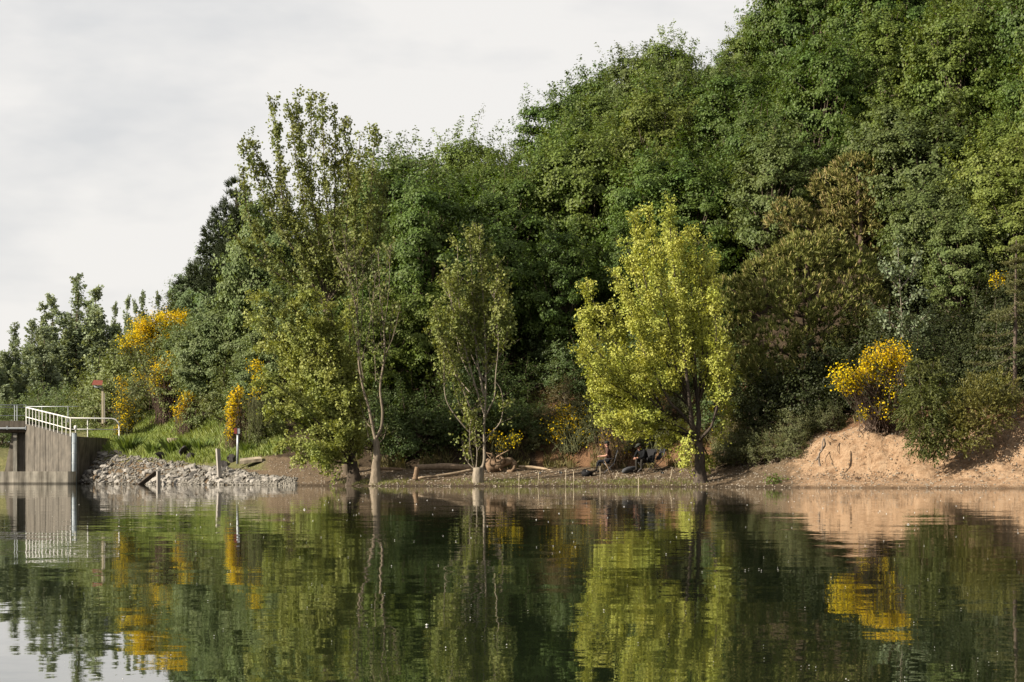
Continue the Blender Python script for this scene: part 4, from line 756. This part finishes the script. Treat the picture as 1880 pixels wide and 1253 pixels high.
def slab_post(px, y0, y1, Y, w, lab, lean=0.0, name='timber_post', m=None):
    g0 = Geo(); a = P(px, y1, Y); b = P(px - lean, y0, Y); u = np.array([w, 0, 0]) / 2; v = np.array([0, w, 0])
    ca, sa = math.cos(.5), math.sin(.5); ux = np.array([ca, sa, 0]) * w / 2; uy = np.array([-sa, ca, 0]) * w / 2
    V = [a - ux - uy, a + ux - uy, a + ux + uy, a - ux + uy, b - ux - uy, b + ux - uy, b + ux + uy, b - ux + uy]
    V = np.array(V) - a; g0.add(V, [(0, 1, 5, 4), (1, 2, 6, 5), (2, 3, 7, 6), (3, 0, 4, 7), (4, 5, 6, 7), (0, 3, 2, 1)])
    o = g0.obj(name, m or M_WOODGREY); o.location = a; tag(o, lab, 'post'); return o
slab_post(291, 866, 903, 117.5, .16, 'square grey post standing in the water before the stone slope')
slab_post(403, 824, 876, 113.8, .17, 'thick square grey post leaning slightly on the stones', lean=3)
e = empty('marker_post', P(436, 848, 114.5), 'tall thin grey post with small red and white box on top', 'post')
g0 = Geo(); g0.tube([P(436, 852, 114.5), P(437, 787, 114.5)], .062, 8, cap=True); part(g0, 'post', M_GALV, e, None, True)
g0 = Geo(); g0.box(P(432.5, 791.5, 114.4), (.13, .1, .26)); part(g0, 'red_box', plain('red_paint', (.24, .05, .045), .5, .3), e)
g0 = Geo(); g0.box(P(438.5, 792, 114.36), (.1, .06, .24)); part(g0, 'white_plate', M_GALV, e)
g0 = Geo(); g0.prism([P(440, 847, 113.5), P(481, 842, 113.5), P(478, 838.5, 114.2), P(440, 842, 114.2)], (0, 0.02, -.14)); o = g0.obj('concrete_step', M_CONC, None, (.42, .38, .32)); tag(o, 'low concrete slab step at the top of the beach path', 'step')
g0 = Geo(); b0 = G(320, 6.2); g0.tube([b0 - (0, 0, .2), b0 + (0, 0, .30), b0 + (0, 0, .36)], [.36, .36, .35], 16, cap=True); o = g0.obj('concrete_stump', M_CONC, None, (.36, .31, .26)); tag(o, 'short round grey stump in the grass above the stones', 'stump')
g0 = Geo(); a, b = P(254, 893, 117.8), P(286, 868, 118.6); ax = nrm(b - a); g0.box((a + b) / 2, (np.linalg.norm(b - a), .09, .2), axes=np.array([ax, nrm(np.cross([0, 0, 1], ax)), np.cross(ax, nrm(np.cross([0, 0, 1], ax)))])); o = g0.obj('plank', plain('dark_wood', (.07, .055, .045), .85, .1, noise=.3)); tag(o, 'dark plank slanting from the stones into the water', 'plank')

# ------------------------------------------------------------------ grass
def grass(name, n, fpd, hrange, col_, label, seed, w=.018, kind='stuff'):
    g = np.random.default_rng(seed); K = Geo(); p, d = fpd(g, n); n = len(p)
    Y = shore(p) + d; b = np.stack([(p - 940) * Y / F, Y, gz(p, d) - .02], 1); h = g.uniform(*hrange, n)
    a = g.uniform(0, 6.28, n); dr = np.stack([np.cos(a), np.sin(a), np.zeros(n)], 1) * w; ln = g.normal(0, .3, (n, 3)) * h[:, None]; ln[:, 2] = h
    V = np.stack([b - dr, b + dr, b + ln * np.array([.4, .4, .62]) + dr * .6, b + ln], 1).reshape(-1, 3); i = np.arange(n)[:, None] * 4
    K.add(V, np.concatenate([i + [0, 1, 2, 3]], 1), None, g.uniform(0, 1, n)); o = K.obj(name, M_LEAF, None, col_)
    return tag(o, label, 'grass', kind=kind)
def f_left(g, n):
    p = g.uniform(165, 520, n); d = g.uniform(2.6, 13, n); lo = np.interp(p, [165, 200, 300, 400, 440, 470, 520], [4.2, 3.8, 3.2, 3.6, 4.4, 5.6, 6.2])
    k = (d > lo) & ((d > lo + 1.2) | (g.uniform(size=n) < .45)); k &= ~((np.abs(p - 400 - (d - 6) * 3) < 12) & (d > 5) & (d < 8.5) & (g.uniform(size=n) < .8)); return p[k], d[k]
grass('grass', 65000, f_left, (.14, .42), (.255, .315, .088), 'tall green grass on the bank behind the stone slope', 91)
def f_shore(g, n):
    p = g.uniform(620, 1300, n); d = g.uniform(.15, 2.4, n); w = .5 + .5 * np.sin(p * .045) * np.sin(p * .017 + 1) ; k = g.uniform(size=n) < w * np.exp(-((d - 1.0) / .8) ** 2) * np.interp(p, [620, 650, 700, 720, 760, 860, 895, 1000, 1250, 1275, 1300], [.7, 1.4, 1.4, .6, .25, .6, .8, 1, .8, 1.2, .5]); return p[k], d[k]
grass('grass', 16000, f_shore, (.04, .15), (.20, .21, .07), 'short sparse grass along the beach waterline', 92, w=.012)
def f_hill(g, n):
    p = g.uniform(640, 1900, n); d = g.uniform(5.2, 9.5, n); k = (np.sin(p * .11) * np.sin(p * .031 + d) > -.1); return p[k], d[k]
grass('grass', 26000, f_hill, (.1, .42), (.17, .15, .06), 'dry grass on the bank below the wood', 93, w=.014)
for j, (p, d, s, lab) in enumerate([(240, 4.6, 1.1, 'dark green grass tuft nearest the concrete wall'), (285, 4.3, .8, 'small dark grass tuft in the middle of the bank edge'), (322, 4.9, 1.0, 'dark grass tuft in front of the round stump'), (345, 5.2, .9, 'dark grass tuft right of the round stump'), (372, 5.6, .8, 'grass tuft left of the leaning square post'), (458, 6.3, .7, 'grass tuft behind the concrete step')]):
    g = np.random.default_rng(400 + j); K = Geo(); n = 300; a = g.uniform(0, 6.28, n); r = g.uniform(0, .42, n) * s; b = np.stack([r * np.cos(a), r * np.sin(a), np.zeros(n)], 1); h = g.uniform(.35, .8, n) * s
    ln = np.stack([np.cos(a) * h * .5, np.sin(a) * h * .5, h], 1) + g.normal(0, .1, (n, 3)); dr = np.stack([np.cos(a + 1.57), np.sin(a + 1.57), np.zeros(n)], 1) * .015
    K.add(np.stack([b - dr, b + dr, b + ln * np.array([.35, .35, .6]) + dr * .6, b + ln], 1).reshape(-1, 3), np.arange(4 * n).reshape(-1, 4), None, g.uniform(0, 1, n)); o = K.obj('grass_tuft', M_LEAF, None, (.14, .20, .05)); o.location = G(p, d) - np.array([0, 0, .05]); tag(o, lab, 'grass tuft', 'grass tufts on the bank')
g = np.random.default_rng(95); K = Geo(); b0 = G(1418, .9)
for i in range(26):
    a = g.uniform(0, 6.28); sprig(K, None, b0 + np.array([g.normal(0, .12), g.normal(0, .1), 0]), nrm(np.array([math.cos(a), math.sin(a), 1.2])), g.uniform(.15, .4), 9, g, .09)
K.V = [v - b0 for v in K.V]; pl_ = K.obj('leaves', M_LEAF, None, (.15, .20, .05)); tag(pl_, kind='stuff'); o = empty('leafy_plant', b0); pl_.parent = o; tag(o, 'bright green little plant at the waterline right of the dark trunk', 'plant')

# pebbles and fallen twigs on the beach
g = np.random.default_rng(96); K = Geo(); n = 2600; p = g.uniform(440, 1900, n); d = g.uniform(.0, 5.0, n) ** 1.0; Y = shore(p) + d; c = np.stack([(p - 940) * Y / F, Y, gz(p, d) + .01], 1)
ov = np.array([(1, 0, 0), (-1, 0, 0), (0, 1, 0), (0, -1, 0), (0, 0, 1), (0, 0, -1)], float); ot = np.array([(0, 2, 4), (2, 1, 4), (1, 3, 4), (3, 0, 4), (2, 0, 5), (1, 2, 5), (3, 1, 5), (0, 3, 5)])
s = g.uniform(.02, .06, n); V = (c[:, None] + ov[None] * s[:, None, None] * g.uniform(.6, 1.3, (n, 6, 1)) * np.array([1, 1, .6])).reshape(-1, 3); K.add(V, None, (ot[None] + 6 * np.arange(n)[:, None, None]).reshape(-1, 3))
o = K.obj('pebbles', M_STONE, None, (.34, .29, .23)); tag(o, 'small pebbles scattered over the beach', 'pebbles', kind='stuff')

n = 1100; p = g.uniform(1470, 1910, n); d = g.uniform(.1, 4.2, n); Y = shore(p) + d; c = np.stack([(p - 940) * Y / F, Y, gz(p, d) + .05 * (d > 1)], 1); K = Geo(); s = g.uniform(.015, .06, n) * g.uniform(.4, 1, n)
K.add((c[:, None] + ov[None] * s[:, None, None] * g.uniform(.6, 1.3, (n, 6, 1))).reshape(-1, 3), None, (ot[None] + 6 * np.arange(n)[:, None, None]).reshape(-1, 3)); tag(K.obj('earth_clods', M_STONE, None, (.34, .24, .16)), 'crumbled clods of sandy earth on the eroded bank', 'clods', kind='stuff')
g = np.random.default_rng(98)
for j in range(16):
    pp = g.uniform(1500, 1890); a = G(pp, g.uniform(3.0, 4.2)) + (0, -.05, .12); K = Geo(); e_ = np.array([g.normal(0, .25), -g.uniform(.4, 1.1), -g.uniform(.3, .8)]); K.tube(curve([np.zeros(3), e_ * .5 + g.normal(0, .1, 3), e_], 7), np.linspace(.022, .006, 7), 4)
    o = K.obj('root', M_BARK, ground, (.16, .11, .075), True); o.location = a

# ------------------------------------------------------------------ logs and driftwood
def log(pts, r, label, name='log', m=M_LOG, cat='log', n=9, parent=None):
    g = np.random.default_rng(abs(hash(label)) % 1000 if False else len(label) * 7); pts = np.array(pts); K = Geo(); b = pts[0].copy(); K.tube(curve(pts - b, 9), np.interp(np.linspace(0, 1, 9), np.linspace(0, 1, len(r)), r), n, True, .12, g)
    o = K.obj(name, m, parent, None, True); o.location = b
    if label: tag(o, label, cat)
    return o
log([P(764, 859, 104.5), P(815, 857, 104.5), P(868, 859, 104.4)], [.13, .14, .12], 'thick grey-brown log lying along the back of the beach', m=plain('pale_log', (.27, .20, .14), .9, .1, noise=.35, bump=.02))
log([P(768, 878, 102.6), P(820, 872, 103), P(868, 863, 103.4)], [.05, .07, .06], 'thinner pale log slanting towards the pale stump', m=plain('pale_log2', (.34, .26, .18), .9, .1, noise=.35))
log([P(762, 881, 102), P(764, 870, 102), P(766, 858, 102)], [.13, .10, .10], 'short upright stub of wood at the left end of the logs', cat='stump', name='wood_stub')
log([P(690, 861, 105), P(740, 862, 105)], [.08, .06], 'dark log in the shade left of the wood stub')
log([P(952, 857, 104), P(985, 859, 104), P(1014, 864, 103.6)], [.06, .06, .03], 'pale bare log right of the driftwood root', m=plain('pale_log3', (.42, .32, .22), .9, .1, noise=.3))
e = empty('driftwood_root', P(920, 866, 104), 'big dark brown driftwood root wad right of the pale stump', 'driftwood'); g = np.random.default_rng(97)
K = Geo(); cc = P(932, 856, 103.8); a = np.linspace(0, 2 * np.pi, 15); K.tube(np.stack([cc[0] + .30 * np.cos(a), cc[1] + .12 * np.sin(2 * a), cc[2] + .28 * np.sin(a)], 1), .10 + .04 * np.sin(a * 3), 8, jit=.2, g=g); part(K, 'root_ring', M_LOG, e, None, True)
K = Geo(); K.tube(curve([P(896, 858, 104), P(908, 855, 103.9), P(922, 852, 103.8), P(941, 844, 103.9)], 9), [.3, .34, .32, .3, .26, .22, .18, .15, .1], 9, True, .22, g); part(K, 'root_body', M_LOG, e, None, True)
for i in range(9):
    s_ = P(g.uniform(898, 940), g.uniform(848, 862), 103.8); K = Geo(); K.tube(curve([s_, s_ + g.normal(0, .2, 3) + np.array([0, -.1, .15]), s_ + g.normal(0, .35, 3) + np.array([0, -.1, .35])], 6), np.linspace(.06, .012, 6), 5, jit=.2, g=g); part(K, 'root', M_LOG, e, None, True)
def twig(pts, r, label, col_, name='dry_branch'):
    K = Geo(); b = np.array(pts[0][0]); g = np.random.default_rng(5)
    for q in pts: c = curve(np.array(q) - b, 8); c[1:-1] += g.normal(0, .012, (6, 3)); K.tube(c, np.linspace(r, r * .4, 8), 5)
    o = K.obj(name, M_BARK, None, col_, True); o.location = b; tag(o, label, 'branch')
twig([[P(1330, 859, 98.5), P(1342, 864, 98)], [P(1335, 860, 98.4), P(1340, 856, 98.4), P(1351, 853, 98.6)]], .03, 'forked bleached stick on the beach right of the dark trunk', (.42, .36, .30))
twig([[P(1318, 850, 99), P(1330, 842, 99), P(1350, 834, 99)], [P(1330, 842, 99), P(1346, 846, 99)], [P(1322, 848, 99), P(1315, 838, 99), P(1332, 830, 99)]], .02, 'tangle of bare grey twigs behind the bleached stick', (.24, .2, .16))
twig([[P(1430, 872, 95), P(1427, 858, 95), P(1431, 848, 95), P(1428, 828, 95)], [P(1429, 852, 95), P(1420, 838, 95)], [P(1418, 862, 95.3), P(1419, 835, 95.3)]], .055, 'thin crooked snag at the shaded bank foot', (.16, .125, .095), 'snag')
twig([[P(1506, 856, 91), P(1503, 838, 91), P(1510, 822, 91), P(1512, 805, 91.3)], [P(1507, 828, 91), P(1515, 816, 91.2), P(1513, 803, 91.4)], [P(1504, 838, 91), P(1498, 846, 91)]], .05, 'gnarled dead stem on the left end of the sand bank', (.25, .2, .16), 'snag')

# ------------------------------------------------------------------ angling gear
M_STAKE = plain('peeled_stake', (.52, .44, .32), .8, .1, noise=.2)
def stake(px, y0, y1, Y, label, lean=0, fork=True, r=.016, m=None, grp='rod rest stakes'):
    K = Geo(); a = P(px, y1, Y); b = P(px + lean, y0, Y); K.tube([np.zeros(3), (b - a) * .5 + np.array([.01, 0, 0]), b - a], [r, r * .9, r * .8], 6, True)
    if fork:
        for s_ in (-1, 1): K.tube([b - a, b - a + np.array([.05 * s_, 0, .07])], [r * .7, r * .5], 5, True)
    o = K.obj('rod_rest_stake', m or M_STAKE, None, None, True); o.location = a; tag(o, label, 'stake', grp)
for px, y0, y1, lean, dd, lab in [(952, 871, 895, 1, .05, 'leftmost pale rod rest stake at the waterline'), (987, 868, 895, 2, .05, 'second pale rod rest stake from the left at the waterline'), (1038, 864, 895, 1, .05, 'third pale rod rest stake, just left of its twin'), (1053, 866, 895, 0, .05, 'fourth pale rod rest stake, thin and upright'), (1172, 877, 908, 0, -.5, 'pale rod rest stake standing in the water below the right angler'), (1229, 861, 887, 5, 1.0, 'rod rest stake leaning right, left of the dark trunk')]:
    stake(px, y0, y1, float(shore(px)) + dd, lab, lean)
stake(1101.5, 859, 881, float(shore(1101)) + 2.0, 'forked stake in front of the left angler')
stake(1124, 846, 880, float(shore(1120)) + 1.9, 'long brown stick leaning left before the left angler', lean=-14, fork=False, r=.02, m=M_LOG)
stake(1129, 866, 880, float(shore(1130)) + 2.0, 'short stick leaning right beside the long leaning stick', lean=5, fork=False)
def rod(a, b, label, reel):
    e = empty('fishing_rod', a, label, 'fishing rod', 'fishing rods on the beach'); K = Geo(); K.tube([a, a * .6 + b * .4, b], [.016, .010, .004], 6, True); part(K, 'blank', M_BLACK, e, None, True)
    c = a * (1 - reel) + b * reel; K = Geo(); K.tube([c + np.array([-.03, 0, -.03]), c + np.array([-.03, 0, -.06]), c + np.array([.08, 0, -.09])], [.02, .045, .04], 8, True); rl2 = part(K, 'reel', M_BLACK, e, None, True); K = Geo(); K.tube([c + np.array([.03, 0, -.06]), c + np.array([.03, -.07, -.06]), c + np.array([.03, -.07, -.11])], .008, 5, True); part(K, 'handle', M_GALV, e).parent = rl2
    K = Geo(); K.tube([a, a * .9 + b * .1], .022, 6, True); part(K, 'grip', M_LOG, e, None, True)
Ysh = float(shore(1040))
rod(P(1022, 858, Ysh + 3.4), P(912, 882, Ysh - 2.0), 'leftmost fishing rod sloping to the water by the pale stump', .3); rod(P(1062, 858, Ysh + 3.4), P(948, 881, Ysh - 2.0), 'second fishing rod from the left on the stakes', .3)
rod(P(1100, 857, Ysh + 3.0), P(996, 876, Ysh - 2.0), 'third fishing rod with its butt by the left angler', .24); rod(P(1238, 860, Ysh + 1.6), P(1120, 884, Ysh - 2.6), 'rightmost fishing rod, below the right angler', .2)
# long dark bag on the ground
K = Geo(); a, b = P(1143, 866.5, 100.6), P(1172, 861, 101.2); K.tube(curve([a, (a + b) / 2 + np.array([0, 0, .03]), b], 9), [.05, .10, .12, .13, .13, .13, .12, .1, .04], 10, True); o = K.obj('rod_bag', plain('grey_bag', (.07, .072, .08), .7, .3), None, None, True); tag(o, 'long dark padded bag lying at the right angler\'s feet', 'bag')
K = Geo(); b0 = G(1078, 3.2); K.tube([b0 + np.array([0, 0, -.02]), b0 + np.array([0, 0, .1]), b0 + np.array([0, 0, .2]), b0 + np.array([.02, 0, .24])], [.2, .26, .22, .1], 10, True); o = K.obj('tackle_bag', M_BLACK, None, None, True); tag(o, 'small black tackle bag left of the left angler\'s boots', 'bag')

# ------------------------------------------------------------------ chairs and people
def chair(px, d, face, label, s=1.0, recl=.25):
    b = G(px, d); e = empty('folding_chair', b, label, 'chair', 'folding chairs of the anglers'); e.rotation_euler = (0, 0, face)   # local +x is forward
    m = plain('chair_metal', (.10, .10, .11), .4, .5); K = Geo(); K.box((0.02, 0, .40), (.46, .50, .03)); K.obj('seat', M_BLACK, e)
    K = Geo(); ax = np.array([[0, 1, 0], [-math.sin(recl), 0, math.cos(recl)], [math.cos(recl), 0, math.sin(recl)]]); K.box((-.27, 0, .68), (.50, .56, .04), axes=ax); K.obj('backrest', M_BLACK, e)
    for sy in (-1, 1):
        for pts in ([(.22, .26 * sy, 0), (-.22, .26 * sy, .42)], [(-.24, .26 * sy, 0), (.22, .26 * sy, .42)]):
            K = Geo(); K.tube(pts, .013, 6, True); K.obj('leg', m, e, None, True)
        K = Geo(); K.tube([(.22, .27 * sy, .42), (.2, .27 * sy, .60), (-.25, .27 * sy, .60)], .014, 6, True); K.obj('armrest', m, e, None, True)
        K = Geo(); K.tube([(-.2, .26 * sy, .42), (-.36, .26 * sy, .96)], .013, 6, True); K.obj('back_post', m, e, None, True)
    return e
def person(px, d, face, label, joints, shirt, pants, hat_col, brim, sleeve_bare, sx=1.0):
    """seated figure; local +x forward, +y to its left, metres above the ground"""
    b = G(px, d); e = empty('person', b, label, 'person'); e.rotation_euler = (0, 0, face); V, E, R, Z = [], [], [], []
    def v(p, r, z): V.append(p); R.append(r); Z.append(z); return len(V) - 1
    def chain(i, lst):
        for p, r, z in lst:
            j = v(p, r, z); E.append((i, j)); i = j
        return i
    J = joints; pel = v(J['pelvis'], .15, 'pants')
    ch = chain(pel, [(J['waist'], .145, 'shirt'), (J['chest'], .16, 'shirt'), (J['neckbase'], .10, 'shirt')])
    hd = np.array(J['head']); nb0 = np.array(J['neckbase']); fw = np.array(J['look'])
    chain(ch, [(nb0 * .5 + hd * .5 - np.array([0, 0, .06]), .055, 'skin'), (hd - np.array([0, 0, .06]), .078, 'skin'), (hd + np.array([0, 0, .03]), .092, 'skin'), (hd + np.array([0, 0, .09]), .06, 'skin')])
    chest = ch - 1
    for s, nm in ((1, 'l'), (-1, 'r')):
        sh, el, wr = (np.array(J[k + nm]) for k in ('sh', 'el', 'wr'))
        w = chain(chest, [(sh, .07, 'shirt'), (sh * .5 + el * .5, .058, 'shirt'), (el, .05, 'skin' if sleeve_bare else 'shirt'), (el * .45 + wr * .55, .042, 'skin' if sleeve_bare else 'shirt'), (wr, .03, 'skin')])
        hdir = nrm(wr - el); side = nrm(np.cross(hdir, [0, 0, 1])); palm = wr + hdir * .06; pi = chain(w, [(palm, .032, 'skin')])
        dn = np.array([0, 0, -1.0])
        for f, (off, ln) in enumerate(((-.028, .062), (-.009, .072), (.011, .068), (.029, .052))):
            k0 = palm + hdir * .03 + side * off; chain(pi, [(k0, .011, 'skin'), (k0 + hdir * ln * .5 + dn * .012, .0095, 'skin'), (k0 + hdir * ln * .8 + dn * .04, .008, 'skin')])
        tb = wr + hdir * .03 - side * .03 * s; chain(pi, [(tb - side * .02 * s, .012, 'skin'), (tb - side * .03 * s + hdir * .05 + dn * .01, .009, 'skin')])
        hp, kn, an, to = (np.array(J[k + nm]) for k in ('hip', 'kn', 'an', 'toe'))
        chain(pel, [(hp, .095, 'pants'), (hp * .5 + kn * .5, .082, 'pants'), (kn, .066, 'pants'), (kn * .5 + an * .5, .056, 'pants'), (an, .048, 'shoe'), (an * .4 + to * .6, .045, 'shoe'), (to, .035, 'shoe')])
    me = bpy.data.meshes.new('body_cage'); me.from_pydata([tuple(q) for q in V], E, []); ob = bpy.data.objects.new('body_cage', me); C.objects.link(ob)
    ob.modifiers.new('skin', 'SKIN').use_smooth_shade = True; sd = ob.modifiers.new('sub', 'SUBSURF'); sd.levels = 1; sd.render_levels = 1
    for i, sv in enumerate(me.skin_vertices[0].data): sv.radius = (R[i], R[i]); sv.use_root = (i == pel)
    bpy.context.view_layer.update(); dg = bpy.context.evaluated_depsgraph_get(); nm_ = bpy.data.meshes.new_from_object(ob.evaluated_get(dg)); bpy.data.objects.remove(ob); nm_.name = 'body'
    kinds = ['shirt', 'pants', 'skin', 'shoe']; mats = [plain('top_cloth', shirt, .85, .1, noise=.25), plain('trouser_cloth', pants, .85, .1, noise=.25), M_SKIN, plain('boot', (.035, .028, .022), .7, .2)]
    nm_.materials.clear()
    for m in mats: nm_.materials.append(m)
    VV = np.array(V)
    for f in nm_.polygons:
        f.material_index = kinds.index(Z[int(np.argmin(np.linalg.norm(VV - np.array(f.center), axis=1) - np.array(R)))]); f.use_smooth = True
    o = bpy.data.objects.new('body', nm_); C.objects.link(o); o.parent = e
    fw = nrm(fw); sd_ = nrm(np.cross([0, 0, 1], fw)); up = np.cross(fw, sd_)
    K = Geo(); K.tube([hd + fw * .085 + up * .025, hd + fw * .118 - up * .012, hd + fw * .088 - up * .026], [.008, .018, .010], 6, True); K.obj('nose', M_SKIN, e, None, True)
    for s in (-1, 1):
        K = Geo(); c = hd + fw * .083 + sd_ * .034 * s + up * .022; K.tube([c, c + fw * .008], .011, 6, True); K.obj('eye', plain('eye_dark', (.02, .015, .012), .3, .5), e)
        K = Geo(); c = hd + sd_ * .092 * s; K.tube([c - up * .03, c, c + up * .03], [.012, .02, .012], 6, True); K.obj('ear', M_SKIN, e, None, True)
    K = Geo(); c = hd + fw * .083 - up * .052; K.tube([c - sd_ * .024, c + fw * .006, c + sd_ * .024], .007, 5, True); K.obj('mouth', plain('lips', (.28, .10, .08), .5, .3), e, None, True)
    K = Geo(); c = hd - fw * .022; K.tube([c - up * .05, c + up * .03], [.086, .098], 10, True); K.obj('hair', plain('dark_hair', (.02, .015, .012), .7, .2), e, None, True)
    hm = plain('cap_cloth', hat_col, .85, .1); K = Geo(); K.tube([hd + up * .045, hd + up * .09, hd + up * .125, hd + up * .143], [.112, .112, .09, .03], 12, True)
    if brim: K.add([hd + up * .055 + fw * .07 + sd_ * .085, hd + up * .055 + fw * .07 - sd_ * .085, hd + up * .035 + fw * .19 - sd_ * .05, hd + up * .035 + fw * .19 + sd_ * .05], [(0, 1, 2, 3)]); K.add([hd + up * .065 + fw * .07 + sd_ * .085, hd + up * .065 + fw * .07 - sd_ * .085, hd + up * .045 + fw * .19 - sd_ * .05, hd + up * .045 + fw * .19 + sd_ * .05], [(3, 2, 1, 0)])
    K.obj('cap', hm, e, None, True)
    return e
J1 = dict(pelvis=(0, 0, .50), waist=(.03, 0, .66), chest=(.06, 0, .86), neckbase=(.07, 0, 1.02), head=(.10, 0, 1.19), look=(1, -.1, -.05), shl=(.07, .19, .98), shr=(.07, -.19, .98), ell=(.12, .24, .72), elr=(.12, -.24, .72), wrl=(.38, .12, .70), wrr=(.38, -.10, .71),
          hipl=(.06, .10, .48), hipr=(.06, -.10, .48), knl=(.46, .13, .50), knr=(.42, -.13, .50), anl=(.56, .14, .10), anr=(.36, -.14, .10), toel=(.75, .15, .04), toer=(.54, -.16, .04))
chair(1118, 4.2, math.pi, 'black folding chair under the left angler'); person(1119, 4.2, math.pi, 'person in reddish-brown top and dark cap sitting in profile, facing left', J1, (.085, .05, .042), (.022, .024, .03), (.03, .035, .03), False, True)
J2 = dict(pelvis=(0, 0, .48), waist=(.08, 0, .62), chest=(.23, 0, .78), neckbase=(.32, 0, .91), head=(.42, 0, 1.04), look=(1, -.25, -.35), shl=(.28, .20, .88), shr=(.28, -.20, .88), ell=(.42, .25, .62), elr=(.42, -.25, .62), wrl=(.60, .05, .58), wrr=(.60, -.05, .58),
          hipl=(.06, .10, .46), hipr=(.06, -.10, .46), knl=(.44, .17, .50), knr=(.44, -.13, .50), anl=(.44, .17, .10), anr=(.40, -.14, .10), toel=(.62, .19, .04), toer=(.58, -.16, .04))
fc = math.pi + .75
chair(1186, 4.4, fc, 'black folding chair under the right angler'); person(1186, 4.4, fc, 'person in black jacket and cap leaning forward with hands together', J2, (.012, .013, .015), (.035, .032, .028), (.05, .055, .045), True, False)
e = chair(1203, 4.7, math.pi + .3, 'black low folding chair right beside the right angler', recl=.6)

# ------------------------------------------------------------------ seed fluff on the water
g = np.random.default_rng(99); K = Geo(); n = 300; py = 871 + 24 * np.exp(g.uniform(0, 1, n) * math.log(382 / 24)); Y = CAMH * F / (py - HZ); px = g.uniform(-60, 1940, n); k = g.uniform(size=n)
c = np.stack([(px - 940) * Y / F, Y, np.full(n, .004)], 1); s = np.where(k < .04, .006, .0022) * g.uniform(.7, 1.5, n) * np.clip(Y / 14, .6, 3.2)
V = (c[:, None] + ov[None] * s[:, None, None] * g.uniform(.6, 1.4, (n, 6, 1)) * np.array([1, 1, .8])).reshape(-1, 3); K.add(V, None, (ot[None] + 6 * np.arange(n)[:, None, None]).reshape(-1, 3))
o = K.obj('seed_fluff', plain('fluff', (.75, .74, .70), .9, .1, noise=.1)); tag(o, 'white seed fluff floating on the water', 'fluff', kind='stuff')
